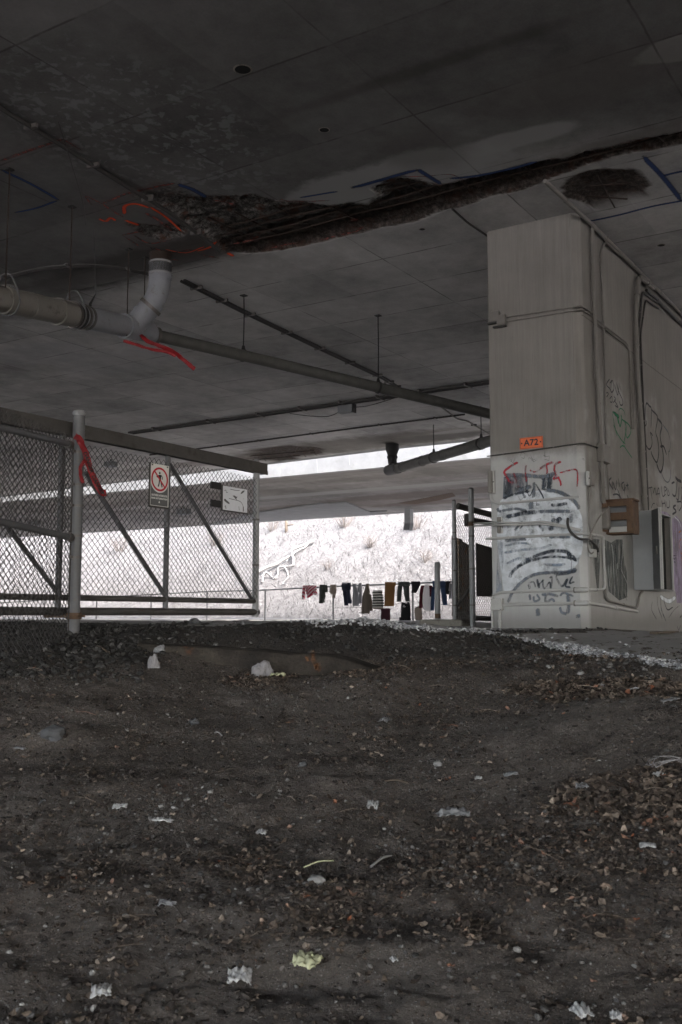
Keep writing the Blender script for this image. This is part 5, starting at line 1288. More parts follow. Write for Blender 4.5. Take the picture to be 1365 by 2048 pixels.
# fixtures under the second viaduct
def under_box(label, px, py, hw, hd, hh, zb):
    c = on_z(px, py, zb); o = thing('soffit_lamp', label, 'lamp', c)
    MB().cbox(c, AV * hw, BV * hd, UZ * hh, .02).build('housing', M['boxdark'], o); MB().cbox(c - UZ * (hh + .02), AV * hw * .8, BV * hd * .8, UZ * .02, .01).build('lens', M['pipe'], o)
    MB().tube([c + UZ * hh * .8, Vector((c.x, c.y, ZS + .01))], .03, 8).build('stem', M['conduit_dark'], o)
under_box('dark lamp box under the second soffit seen through the gate between the two signs', 368, 1023, .30, .2, .12, ZS - .22)
under_box('dark lamp box under the second soffit behind the left fence', 68, 1046, .34, .2, .12, ZS - .22)
under_box('small lamp under the far soffit edge seen beside the red tape', 222, 928, .2, .14, .07, ZS - .15)
dk = on_z(818, 1018, ZS); o = thing('hanging_duct', 'square grey duct hanging from the far edge of the second viaduct', 'duct', dk)
zb = at_depth(818, 1046, dk.y).z; zbb = at_depth(818, 1058, dk.y).z
MB().cbox(Vector((dk.x, dk.y, (ZS + zb) / 2)), AV * .17, BV * .17, UZ * ((ZS - zb) / 2), .02).build('duct_body', M['boxgrey'], o)
MB().cbox(Vector((dk.x, dk.y, zb - .02)), AV * .19, BV * .19, UZ * .03, .01).build('collar', M['galv_light'], o)
MB().prism([Vector((dk.x, dk.y, zb - .05)) + AV * x * .17 + BV * y * .17 for x, y in ((-1, -1), (1, -1), (1, 1), (-1, 1))], UZ * (zbb - zb) + AV * .06).build('mouth', M['boxdark'], o)

# ------------------------------------------------------------------ fence beside the pier
def right_fence():
    p1, p2 = at_depth(911, 1240, 15.8), at_depth(946, 1254, 15.2)
    o = thing('chain_link_fence', 'rusty chain link fence with two grey posts beside the pier, boards behind it', 'fence', Vector((p2.x, p2.y, 1.42)), 0)
    for p, px, py, rr, yb in ((p1, 913, 1003, .032, 1.40), (p2, 946, 979, .042, 1.38)):
        zt = at_depth(px, py, p.y).z
        bar('post', Vector((p.x, p.y, yb)), Vector((p.x, p.y, zt)), rr, 'galv_light', o, 14)
        MB().tube([Vector((p.x, p.y, zt)), Vector((p.x, p.y, zt + .03))], [rr * 1.1, rr * .6], 14).build('post_cap', M['galv'], o, True, sharp=40)
        for z in (1.75, 2.3, 2.8, zt - .5): MB().tube([Vector((p.x, p.y, z - .012)), Vector((p.x, p.y, z + .012))], rr * 1.08, 14).build('band', M['band'], o, True, sharp=40)
    MB().tube([Vector((p2.x, p2.y, at_depth(946, 1048, 15.2).z - .03)), Vector((p2.x, p2.y, at_depth(946, 1048, 15.2).z + .03))], .05, 14).build('collar', M['rust'], o, True, sharp=40)
    d = (p1 - p2); d.z = 0; L = d.length; d.normalize()
    zt = at_depth(911, 1015, 15.8).z
    chain(MB(), Vector((p2.x, p2.y, 1.48)), d, UZ, L, zt - 1.6, .076, .0030, 20, .03).build('chain_mesh', M['wire_dark'], o)
    q = at_depth(1000, 1200, 16.2); d2 = Vector((q.x - p2.x, q.y - p2.y, 0)); L2 = d2.length; d2.normalize()
    zt2 = at_depth(946, 1010, 15.2).z
    chain(MB(), Vector((p2.x, p2.y, 1.48)), d2, UZ, L2, zt2 - 1.5, .076, .0030, 22, .03).build('chain_mesh', M['wire_dark'], o)
    a, b = at_depth(916, 1012, 15.95), at_depth(1000, 1034, 16.4)
    bar('top_rail', a, b, .05, 'dark_beam', o); bar('rail', at_depth(948, 1040, 15.4), at_depth(1000, 1050, 16.4), .04, 'dark_beam', o)
    MB().cbox(at_depth(938, 1040, 15.6), d * .05, d.cross(UZ) * .06, UZ * .10, .01).build('bracket', M['dark_beam'], o)
    bar('brace', at_depth(914, 1212, 16), at_depth(944, 1172, 15.5), .025, 'dark_beam', o)
    bar('bottom_rail', at_depth(914, 1226, 15.9), at_depth(944, 1234, 15.4), .04, 'dark_beam', o); bar('bottom_rail', at_depth(950, 1236, 15.3), at_depth(1000, 1238, 16.3), .04, 'dark_beam', o)
    # sheets standing behind it
    def sheet(label, name, px0, px1, yt0, yt1, y, mat, yb=1236, lift=0):
        a, b = at_depth(px0, yb, y), at_depth(px1, yb, y + .4); za, zb_ = at_depth(px0, yt0, y).z, at_depth(px1, yt1, y).z
        c = (a + b) / 2; X = (b - a) / 2; X.z = 0
        m = MB(); n = Vector((X.y, -X.x, 0)).normalized() * .02
        m.prism([Vector((a.x, a.y, 1.44 + lift)), Vector((b.x, b.y, 1.44 + lift)), Vector((b.x, b.y, zb_ )), Vector((a.x, a.y, za))], n)
        tag(m.build(name, M[mat], None, loc=Vector((c.x, c.y, 1.44)), rot=0), label, 'board')
    sheet('rust streaked board standing behind the chain link beside the pier', 'board', 917, 941, 1078, 1088, 17.0, 'rustboard', 1212, .22)
    sheet('dark board behind the chain link close to the pier edge', 'board', 953, 995, 1086, 1096, 17.3, 'leafdark', 1190, .48)
    sheet('narrow dark board behind the first grey fence post', 'board', 905, 925, 1072, 1076, 17.6, 'leafdark', 1225)
    # scrap timber at the foot
    for k, (x, y, w_) in enumerate(((925, 1228, .25), (932, 1236, .3))):
        c = at_depth(x, y, 16.6 - k * .5); tag(MB().cbox(Vector((c.x, c.y, c.z)), d * w_, d.cross(UZ) * .08, UZ * .045, .01).build('timber_block', M['leafdark'], None, loc=c, rot=0), ('dark timber lying at the fence foot, farther one' if k == 0 else 'dark timber lying at the fence foot, nearer one'), 'timber')
    return p1, p2, d
rf1, rf2, rfd = right_fence()
# concrete block and bollard
a = at_depth(853, 1250, 16.1); b = at_depth(938, 1252, 15.7)
c = (a + b) / 2; X = (b - a) / 2; X.z = 0
o = tag(MB().cbox(Vector((c.x, c.y, 1.44)), X, Vector((-X.y, X.x, 0)).normalized() * .25, UZ * .09, .02).build('concrete_block', M['conc'], None, loc=Vector((c.x, c.y, 1.4)), rot=0), 'low concrete block under the steel bollard beside the pier fence', 'block')
p = at_depth(876, 1244, 15.95); zt = at_depth(876, 1124, 15.95).z
o = thing('bollard', 'round grey steel bollard standing in the low concrete block', 'bollard', Vector((p.x, p.y, 1.55)), 0)
MB().tube([Vector((p.x, p.y, 1.52)), Vector((p.x, p.y, zt - .02)), Vector((p.x, p.y, zt))], [.044, .044, .036], 16).build('tube', M['galv_light'], o, True, sharp=40)
MB().tube([Vector((p.x, p.y, 1.55)), Vector((p.x, p.y, 1.62))], .047, 16).build('rusted_base', M['rust'], o, True, sharp=40)
# bundled white conduits strung from the fence post to the pier
for k, (dy, lab) in enumerate(((0, 'upper of two pale tubes strung from the fence post over the pier front'), (5, 'lower of two pale tubes strung from the fence post over the pier front'))):
    q = [at_depth(948, 1047 + dy, 15.1), front(990, 1046 + dy, .05), front(1055, 1046 + dy * .8, .06), front(1090, 1044 + dy, .06), front(1130, 1052 + dy * .5, .05), front(1163, 1060 + dy * .5, .03)]
    tag(MB().tube(smooth_path(q, 5), .013, 6).build('cable', M['pale_box'], None, True, loc=q[0], rot=0), lab, 'cable')
#PART5
# ------------------------------------------------------------------ railing with washing
RD = Vector((math.sin(rad(-40)), math.cos(rad(-40)), 0)); RN = Vector((RD.y, -RD.x, 0))
R0 = at_depth(826, 1167, 30)
if RN.dot(EYE - R0) < 0: RN = -RN
def RP(px, py, off=0): return on_plane(px, py, R0, RN) + RN * off
rail = thing('railing', 'thin grey pipe railing beyond the mound with clothes hung along it', 'railing', Vector((R0.x, R0.y, 1.42)), 0)
top = [RP(x, y) for x, y in ((925, 1163), (866, 1165), (826, 1167), (667, 1173), (531, 1180), (415, 1183), (303, 1189), (194, 1195), (89, 1200), (0, 1206), (-60, 1210))]
MB().tube(top, .026, 8).build('top_rail', M['galv'], rail, True, sharp=40)
for p in top[2:]:
    MB().tube([Vector((p.x, p.y, 1.2)), p - UZ * .02], .028, 8).build('post', M['galv'], rail, True, sharp=40)
low = [RP(930, 1219), RP(830, 1222), RP(745, 1216), RP(667, 1221)]
lw = [Vector((p.x, p.y, 2.0)) for p in low]
MB().tube([RP(930, 1214), RP(826, 1203), RP(750, 1214), RP(667, 1216)], .006, 5).build('lower_wire', M['wire'], rail)

def garment(label, cat, name, mat, lobes, ox, oy, sc, off=0.05, parts=()):
    """each lobe is a hanging tube of cloth, given as rows (y, x_left, x_right) read from the picture"""
    o = thing(name, label, cat, RP(ox + lobes[0][0][1] / sc, oy + lobes[0][0][0] / sc), 0, 'clothes hung on the railing')
    def lobe_mesh(rows, oo, k):
        m = MB(); rs = []
        dense = []
        for (y0, a0, b0), (y1, a1, b1) in zip(rows, rows[1:]):
            n = 4
            for i in range(n): t = i / n; dense.append((y0 + (y1 - y0) * t, a0 + (a1 - a0) * t, b0 + (b1 - b0) * t))
        dense.append(rows[-1]); K = 16
        for j, (y, a, b) in enumerate(dense):
            pa, pb = RP(ox + a / sc, oy + y / sc, oo), RP(ox + b / sc, oy + y / sc, oo)
            c = (pa + pb) / 2; hx = (pb - pa) / 2; th = .035 + .02 * min(1, j / 4)
            for i in range(K):
                q = i / K * 2 * math.pi; cx, sx = math.cos(q), math.sin(q)
                u = max(-1, min(1, cx * 1.12))
                fold = .022 * math.sin(u * 7 + k * 2.1 + ox) * min(1, .3 + j / len(dense)) + .015 * noise.noise(Vector((u * 2.5 + k * 7 + ox * .1, j * .35, len(label))))
                m.v.append(c + hx * u * (1 + .05 * noise.noise(Vector((j * .6, sx, k + ox * .3)))) + RN * (sx * th * (1.05 - u * u * .8) + fold))
        n = len(dense)
        m.f = [(j * K + i, j * K + (i + 1) % K, (j + 1) * K + (i + 1) % K, (j + 1) * K + i) for j in range(n - 1) for i in range(K)]
        m.f += [tuple(range(K)), tuple((n - 1) * K + i for i in range(K))[::-1]]
        return m
    mm = MB()
    for k, rows in enumerate(lobes): 
        q = lobe_mesh(rows, off + .012 * k, k); mm.add(q.v, q.f)
    mm.build('cloth', mat, o, True)
    for pn, pm, rows, oo in parts:
        lobe_mesh(rows, off + oo, 3).build(pn, pm, o, True)
    return o
A_ = (600, 1150, 8.53); B_ = (740, 1150, 7.583)
blk = cloth('black_cotton', (.010, .010, .012)); nav = cloth('navy_cotton', (.012, .014, .026)); olv = cloth('dark_olive_cotton', (.028, .030, .027))
gry = cloth('grey_jersey', (.19, .185, .20)); tau = cloth('taupe_fleece', (.105, .085, .072)); brn = cloth('brown_towelling', (.15, .075, .03)); chg = cloth('charcoal_cotton', (.040, .043, .042))
mar = cloth('maroon_cotton', (.07, .012, .020)); wht = cloth('white_cotton', (.62, .58, .61)); den = cloth('blue_denim', (.025, .042, .085)); bei = cloth('beige_cotton', (.21, .17, .145)); mrd = cloth('dark_maroon_cotton', (.032, .009, .014))
rst = striped('red_grey_stripes', (.24, .015, .035), (.30, .25, .26), .115, .5, .9); bst = striped('black_white_stripes', (.016, .016, .016), (.42, .40, .38), .083, .5)
garment('red and white striped cloth folded askew, first on the left of the line', 'cloth', 'striped_cloth', rst, [[(178, 85, 300), (215, 118, 306), (260, 122, 300), (300, 132, 285), (345, 145, 230), (388, 152, 168)], [(185, 80, 110), (250, 84, 108), (330, 82, 100), (415, 76, 90)], [(260, 270, 306), (300, 280, 316), (338, 288, 314)]], *A_)
garment('dark olive trousers doubled over the rail, second from the left', 'trousers', 'trousers', olv, [[(165, 358, 455), (300, 360, 450), (400, 358, 448), (485, 358, 410)], [(172, 440, 492), (240, 455, 494), (298, 458, 480)], [(380, 400, 448), (470, 408, 444)]], *A_)
garment('small crumpled beige cloth bunched over a railing post', 'cloth', 'beige_cloth', bei, [[(165, 545, 640), (220, 535, 645), (290, 530, 640), (330, 560, 620)], [(300, 588, 632), (395, 592, 622)]], *A_)
garment('navy trousers with two separate legs, hung from the waist', 'trousers', 'trousers', nav, [[(132, 742, 888), (180, 735, 888), (240, 750, 882), (270, 755, 880)], [(240, 752, 826), (320, 768, 828), (420, 785, 834), (522, 798, 846)], [(240, 832, 882), (340, 848, 888), (420, 860, 902), (488, 868, 910)]], *A_, parts=(('waistband', gry, [(128, 760, 850), (150, 765, 845)], .02),))
garment('pale grey tracksuit trousers hung with one leg shorter', 'trousers', 'trousers', gry, [[(148, 922, 985), (280, 932, 1020), (400, 928, 1022), (530, 926, 1024)], [(145, 1030, 1080), (220, 1026, 1076), (295, 1034, 1060)], [(140, 1050, 1085), (300, 1054, 1084), (484, 1042, 1078)]], *A_)
garment('taupe hooded top hanging narrow from one point', 'top', 'hooded_top', tau, [[(150, 1152, 1204), (220, 1140, 1206), (300, 1112, 1214), (420, 1090, 1218), (550, 1082, 1214), (660, 1080, 1208)], [(330, 1205, 1235), (440, 1215, 1252), (612, 1222, 1256)]], *A_)
garment('black and white striped shirt hung a little below the rail', 'shirt', 'striped_shirt', bst, [[(232, 66, 200), (250, 62, 205), (330, 58, 205), (430, 56, 212), (495, 54, 218)], [(290, 195, 212), (380, 200, 222), (470, 205, 228)]], *B_, parts=(('hem', bei, [(492, 60, 215), (518, 66, 212)], -.01),))
garment('long plain brown towel hung over the rail', 'towel', 'brown_towel', brn, [[(108, 244, 410), (150, 244, 410), (178, 242, 392), (300, 240, 388), (400, 238, 384), (474, 236, 380)]], *B_)
garment('charcoal trousers with spread legs hung from the waist', 'trousers', 'trousers', chg, [[(102, 446, 620), (170, 444, 622)], [(165, 444, 520), (260, 442, 510), (406, 442, 496)], [(165, 528, 624), (260, 552, 626), (402, 578, 630)]], *B_)
garment('black briefs shaped garment bunched beside a railing post', 'shorts', 'shorts', blk, [[(98, 638, 788), (150, 650, 780), (200, 654, 758), (240, 655, 735), (272, 656, 712)]], *B_)
garment('white and maroon raglan shirt on a hanger', 'shirt', 'raglan_shirt', wht, [[(165, 850, 925), (185, 835, 940), (300, 815, 950), (420, 812, 952), (500, 818, 950), (540, 838, 946)]], *B_, parts=(('sleeve', mar, [(160, 800, 852), (200, 796, 840), (300, 790, 818), (420, 788, 808), (505, 786, 802)], .01), ('sleeve', mar, [(160, 920, 968), (220, 940, 972), (330, 950, 968)], .01), ('hanger', wht, [(138, 850, 905), (160, 852, 900)], -.02)))
garment('blue jeans with one leg kicked out, behind the bollard', 'jeans', 'jeans', den, [[(92, 966, 1168), (190, 968, 1180)], [(190, 964, 1010), (400, 958, 1000), (540, 954, 988)], [(180, 1092, 1182), (300, 1120, 1194), (460, 1146, 1198)]], *B_)
garment('short black garment right of the blue jeans', 'shorts', 'shorts', blk, [[(92, 1165, 1250), (180, 1172, 1230), (295, 1182, 1220)]], *B_)
garment('small grey and black sock pair at the right end of the line', 'socks', 'socks', gry, [[(125, 1224, 1262), (240, 1228, 1260)], [(238, 1232, 1262), (360, 1234, 1260)]], *B_)
garment('dark maroon sleeveless top hung low under the brown towel', 'top', 'sleeveless_top', mrd, [[(505, 205, 315), (520, 180, 328), (560, 190, 326), (640, 182, 324), (752, 184, 320)]], *B_)
garment('black vest top with thin neckline hung under the charcoal trousers', 'vest', 'vest_top', blk, [[(412, 500, 520), (440, 494, 622), (520, 488, 630), (640, 484, 634), (700, 480, 634), (718, 510, 620)], [(412, 596, 622), (445, 590, 626)], [(640, 478, 506), (738, 480, 500)]], *B_, parts=(('print', wht, [(456, 552, 566), (466, 556, 562)], .035), ('print', wht, [(478, 530, 600), (486, 540, 590)], .035)))
garment('beige crumpled bag hanging low beside the railing post', 'bag', 'cloth_bag', bei, [[(468, 762, 790), (500, 700, 800), (570, 692, 806), (650, 706, 808), (700, 716, 806), (752, 728, 772)]], *B_)

# ------------------------------------------------------------------ buried ledge on the slope of the mound
LA, LB = at_depth(205, 1281, 9.25), at_depth(760, 1322, 8.66)
ld = Vector((LB.x - LA.x, LB.y - LA.y, 0)); LL = ld.length; ld.normalize(); ln = Vector((ld.y, -ld.x, 0))
if ln.dot(EYE - LA) < 0: ln = -ln
m = MB(); n = 60
for i in range(n + 1):
    t = i / n; p = LA.lerp(LB, t) + ld * (.35 * t)
    j = .012 * noise.noise(Vector((t * 14, 0, 0))) ; k = .02 * noise.noise(Vector((t * 9, 3, 0)))
    zt = p.z + k * .6 - .16 * ss(.72, 1, t) - .10 * ss(.08, 0, t) + .012 * noise.noise(Vector((t * 40, 6, 0)))
    m.v += [Vector((p.x, p.y, .7)) + ln * (.10 + j), Vector((p.x, p.y, zt - .06)) + ln * (.09 + j), Vector((p.x, p.y, zt - .012)) + ln * (.075 + j), Vector((p.x, p.y, zt)) + ln * (.055 + j), Vector((p.x, p.y, zt + .005)) - ln * .22]
m.f = [(i * 5 + k, (i + 1) * 5 + k, (i + 1) * 5 + k + 1, i * 5 + k + 1) for i in range(n) for k in range(4)] + [(0, 1, 2, 3, 4), tuple(n * 5 + k for k in range(5))]
ledge_ob = tag(m.build('concrete_ledge', M['ledge'], None, True, loc=Vector((LA.x, LA.y, 1.1)), rot=0, sharp=60), 'half buried stained concrete ledge along the foot of the mound', 'ledge')

lp = Vector((LA.x, LA.y, 0)) + ln * .118
for q, w in (([(626, 1300), (628, 1318), (634, 1338)], .05), ([(634, 1326), (640, 1342)], .07), ([(612, 1312), (618, 1322)], .03)):
    MB().ribbon(smooth_path([on_plane(x, y, lp, ln) for x, y in q], 4), w, ln, .003).build('rust_stain', M['p_rust'], ledge_ob)

# ------------------------------------------------------------------ litter
def scatter(px0, px1, py0, py1, n, dens=None):
    out = []
    for _ in range(n):
        x, y = R.uniform(px0, px1), R.uniform(py0, py1)
        if dens and R.random() > dens(x, y): continue
        out.append(on_ground(x, y))
    return out
class Field:
    """random places on the ground in plan, thinned by a density function of x, y"""
    def __init__(s, dens, x0, x1, y0, y1): s.d = dens; s.b = (x0, x1, y0, y1)
    def take(s, n):
        out = []; g = 0
        while len(out) < n and g < n * 60:
            g += 1; x, y = R.uniform(*s.b[:2]), R.uniform(*s.b[2:])
            if abs(x) > .42 * y + .4: continue
            if R.random() < s.d(x, y): out.append(Vector((x, y, gh(x, y))))
        return out
def pg(px, py): p = on_ground(px, py); return (p.x, p.y)
LZ = [pg(*q) for q in [(1000, 1375), (1120, 1365), (1365, 1372), (1500, 1380), (1500, 1412), (1240, 1402), (1060, 1392)]]
LZ2 = [pg(*q) for q in [(1130, 1570), (1365, 1525), (1500, 1530), (1500, 1700), (1365, 1680), (1200, 1640), (1080, 1620)]]
LZ3 = [pg(*q) for q in [(430, 1360), (520, 1340), (580, 1350), (590, 1382), (500, 1385)]]
LZ4 = [pg(*q) for q in [(640, 1338), (760, 1325), (860, 1322), (900, 1332), (800, 1345), (680, 1355)]]
LZ5 = [pg(*q) for q in [(560, 1440), (740, 1430), (1060, 1470), (1080, 1530), (900, 1520), (700, 1480)]]
def ldens(x, y):
    d = .03
    n = noise.noise(Vector((x * .9, y * .9, 3))) + .6 * noise.noise(Vector((x * 2.7, y * 2.7, 8)))
    d += (.55 * ss(5.9, 4.9, y) * ss(-2.2, .2, x) + .18) * ss(-.15, .6, n + .3 * ss(6.2, 5, y) - .1 + .10 * x)
    for poly, a in ((LZ, 1), (LZ2, .85), (LZ3, .8), (LZ4, .5), (LZ5, .16)):
        q = pdist((x, y), poly) + .12 * noise.noise(Vector((x * 3, y * 3, 1)))
        d = max(d, a * ss(-.08, .06, q))
    if 5.7 < y < 7.0 and .9 < x < 3.0 and pdist((x, y), LZ) < -.05 and pdist((x, y), LZ2) < -.05: d *= .12
    return d * (.25 if y > 9 else 1)
def flat_piece(m, p, size, n=6, curl=.3, aspect=1.6):
    """a curled leaf-like flake resting on the ground"""
    a = R.uniform(0, 6.283); t = Vector((R.gauss(0, .35), R.gauss(0, .35), 1)).normalized()
    X = Vector((math.cos(a), math.sin(a), 0)); X = (X - t * X.dot(t)).normalized(); Y = t.cross(X)
    k = len(m.v); c1 = R.uniform(-curl, curl) * size; c2 = R.uniform(0, curl) * size
    L = size * aspect / 2; w = size / 2
    base = p + UZ * (.004 + R.random() * .010)
    pts = [base - X * L + t * c2, base - X * L * .4 + Y * w * R.uniform(.6, 1), base - X * L * .4 - Y * w * R.uniform(.6, 1), base + t * c1 * .3, base + X * L * .45 + Y * w * R.uniform(.4, 1) + t * c1, base + X * L * .45 - Y * w * R.uniform(.4, 1) + t * c2, base + X * L + t * abs(c1)]
    m.v += pts; m.f += [(k, k + 2, k + 3), (k, k + 3, k + 1), (k + 1, k + 3, k + 4), (k + 2, k + 5, k + 3), (k + 3, k + 5, k + 6), (k + 3, k + 6, k + 4)]
m = MB()
for p in Field(ldens, -3.5, 3.9, 2.7, 9.3).take(27000):
    flat_piece(m, p, R.choice((.008, .010, .013, .016, .020, .028)) * R.uniform(.8, 1.3) * (1.7 if inpoly((p.x, p.y), LZ2) or inpoly((p.x, p.y), LZ) else 1.0), curl=.5)
o = tag(m.build('leaf_litter', M['leaves']), 'dead brown leaves and scraps strewn over the dark earth', 'leaf litter', kind='stuff')
# stalks and twigs
m = MB()
for p in Field(ldens, -3.5, 3.9, 2.8, 8.6).take(420):
    a = R.uniform(0, 6.283); L = R.uniform(.04, .22); d = Vector((math.cos(a), math.sin(a), R.gauss(.05, .12)))
    q1 = p + UZ * .01; q3 = p + d * L + UZ * .006; q3.z = max(q3.z, gh(q3.x, q3.y) + .004); q2 = (q1 + q3) / 2 + UZ * .012
    m.tube([q1, q2, q3], [.0025, .002, .001], 4, False)
o = tag(m.build('twig_litter', M['straw_dull'] if 'straw_dull' in M else M['leaves']), 'thin broken stalks and twigs lying on the earth', 'twigs', kind='stuff')

ICO = None
def ico():
    global ICO
    if ICO is None:
        bm = bmesh.new(); bmesh.ops.create_icosphere(bm, subdivisions=1, radius=1); bm.verts.index_update()
        ICO = ([v.co.copy() for v in bm.verts], [[v.index for v in f.verts] for f in bm.faces]); bm.free()
    return ICO
def stone(m, p, s, flat=.6, sink=.25, rg=.35):
    vs, fs = ico(); sx, sy, sz = s * R.uniform(.7, 1.3), s * R.uniform(.7, 1.3), s * flat * R.uniform(.7, 1.2)
    q = Matrix.Rotation(R.uniform(0, 6.28), 3, 'Z') @ Matrix.Rotation(R.gauss(0, .4), 3, 'X'); sd_ = R.uniform(0, 99)
    m.add([p + UZ * (sz * (1 - sink * 2)) + q @ Vector((v.x * sx, v.y * sy, v.z * sz)) * (1 + rg * noise.noise(v * 1.7 + Vector((sd_, 0, 0)))) for v in vs], fs)
def sdens(x, y):
    n = noise.noise(Vector((x * 1.3, y * 1.3, 13)))
    return (.06 + .5 * ss(.1, .5, n)) * (1 - .65 * ss(5.6, 6.6, y))
m = MB()
for p in Field(sdens, -3.5, 3.9, 2.8, 9.2).take(5200): stone(m, p, R.choice((.003, .004, .005, .006, .008, .010, .014)) * R.uniform(.8, 1.2), .7)
tag(m.build('stone_litter', M['stones']), 'small stones and clods scattered over the trodden earth', 'stones', kind='stuff')
# crumbly clods of the earth itself
def clod_d(x, y):
    n = noise.noise(Vector((x * 1.1, y * 1.1, 31))) + .6 * noise.noise(Vector((x * 3.1, y * 3.1, 33)))
    return (.12 + .7 * ss(-.1, .5, n)) * (1 - .75 * ss(5.8, 6.8, y))
m = MB()
for p in Field(clod_d, -3.3, 3.6, 2.8, 9.2).take(13000): stone(m, p, R.choice((.004, .005, .006, .008, .010, .014)) * R.uniform(.8, 1.35), .55, .3, .75)
tag(m.build('earth_clods', M['clods']), 'crumbly dark clods of earth over the trodden slope', 'earth', kind='stuff')
# dark ballast bank by the fence post and over the crest of the mound
def cdens(x, y):
    a = ss(8.1, 8.5, y + .3 * noise.noise(Vector((x * 2, y * 2, 0)))) * ss(-1.5, -1.9, x + .3 * noise.noise(Vector((x * 2, y * 2, 7))))
    return a * ss(11.5, 10.5, y)
m = MB()
for p in Field(cdens, -4.6, -1.2, 8.0, 11.2).take(3600): stone(m, p, R.uniform(.009, .031), .75, .2)
def kdens(x, y): return ss(8.9, 9.3, y) * ss(12.4, 11.4, y) * (.35 + .5 * ss(-.2, .4, noise.noise(Vector((x * 1.5, y * 1.5, 2)))))
for p in Field(kdens, -3, 3.4, 8.8, 12.3).take(2600):
    if right_of_edge(p.x, p.y) < -.05: stone(m, p, R.uniform(.008, .026), .75, .2)
tag(m.build('dark_ballast', M['coal']), 'dark broken ballast piled at the fence post and along the mound crest', 'ballast', kind='stuff')
# pale crushed stone along the edge of the path
def edens(x, y):
    d = right_of_edge(x, y) + .10 * noise.noise(Vector((x * 2.2, y * 2.2, 4)))
    return max(0, 1 - abs(d - .06) / .24) ** 1.0 + (.006 if 0 < d < 1.0 else 0)
m = MB(); cnt = 0
for p in Field(edens, -1.2, 4.2, 6.0, 13.6).take(4200):
    stone(m, p + UZ * .005, R.uniform(.007, .021), .7, .2)
tag(m.build('path_gravel', M['pebbles']), 'pale crushed stone along the edge of the dusty path', 'gravel', kind='stuff')
def gdens(x, y):
    d = right_of_edge(x, y); return ss(-1.6, -.3, d) * ss(.2, -.1, d) * .5 * ss(-.2, .5, noise.noise(Vector((x * 1.2, y * 1.2, 21))))
m = MB()
for p in Field(gdens, .3, 4.0, 5.5, 11).take(420): stone(m, p, R.uniform(.006, .022), .7, .2)
tag(m.build('bank_rubble', M['stones']), 'grey rubble stones on the slope below the path edge', 'rubble', kind='stuff')

# single stones, papers and scraps one can pick out
def crumple(label, px, py, w, h, mat, name='paper_scrap', cat='paper', tall=.3, seed=0, lobes=7):
    p = on_ground(px, py); s = p.y / F; w *= s; h *= s
    bm = bmesh.new(); bmesh.ops.create_grid(bm, x_segments=18, y_segments=12, size=1)
    rr = random.Random(seed * 31 + int(px)); ang = rr.uniform(-.5, .5)
    m = MB(); bm.verts.index_update(); vs = []
    for v in bm.verts:
        q = Vector((v.co.x * 1.7 + px * .13, v.co.y * 1.7 + seed, py * .07))
        edge_ = 1 - .35 * abs(noise.noise(Vector((v.co.x * 2.1 + px, v.co.y * 2.1, 3))))
        x, y = v.co.x * w / 2 * edge_, v.co.y * h * .9 * edge_
        r2 = v.co.x ** 2 + v.co.y ** 2
        z = h * tall * (1.1 * abs(noise.noise(q)) + .8 * abs(noise.noise(q * 2.3)) + .5 * max(0, 1 - r2 * .6))
        vs.append(Vector((p.x + x * math.cos(ang) - y * math.sin(ang), p.y + x * math.sin(ang) + y * math.cos(ang), 0)) + UZ * z)
    for v in vs: v.z += gh0(v.x, v.y) * .5 + p.z - .5 * gh0(p.x, p.y) + .006
    m.add(vs, [[v.index for v in f.verts][::1] for f in bm.faces]); bm.free()
    o = m.build(name, mat, None, True, loc=p, rot=0)
    md = o.modifiers.new('thickness', 'SOLIDIFY'); md.thickness = .0015
    return tag(o, label, cat)
pap = weather('crumpled_white_paper', (.40, .395, .39), .2, 30, .9, 0, .2, .003, (.22, .19, .17), .6)
papg = weather('dirty_grey_plastic', (.20, .20, .205), .3, 25, .7, 0, .2, .003, (.10, .09, .08), .56)
pap2 = weather('dirty_white_bag', (.21, .20, .205), .25, 30, .8, 0, .3, .004, (.17, .15, .14), .56)
papy = weather('yellowish_paper', (.42, .42, .27), .15, 25, .9, 0, .2, .003, (.28, .26, .16), .6)
crumple('pale yellow dry leaf clump beside the plastic bag', 556, 1356, 32, 14, papy, 'leaf_clump', 'leaf', .6, 4)
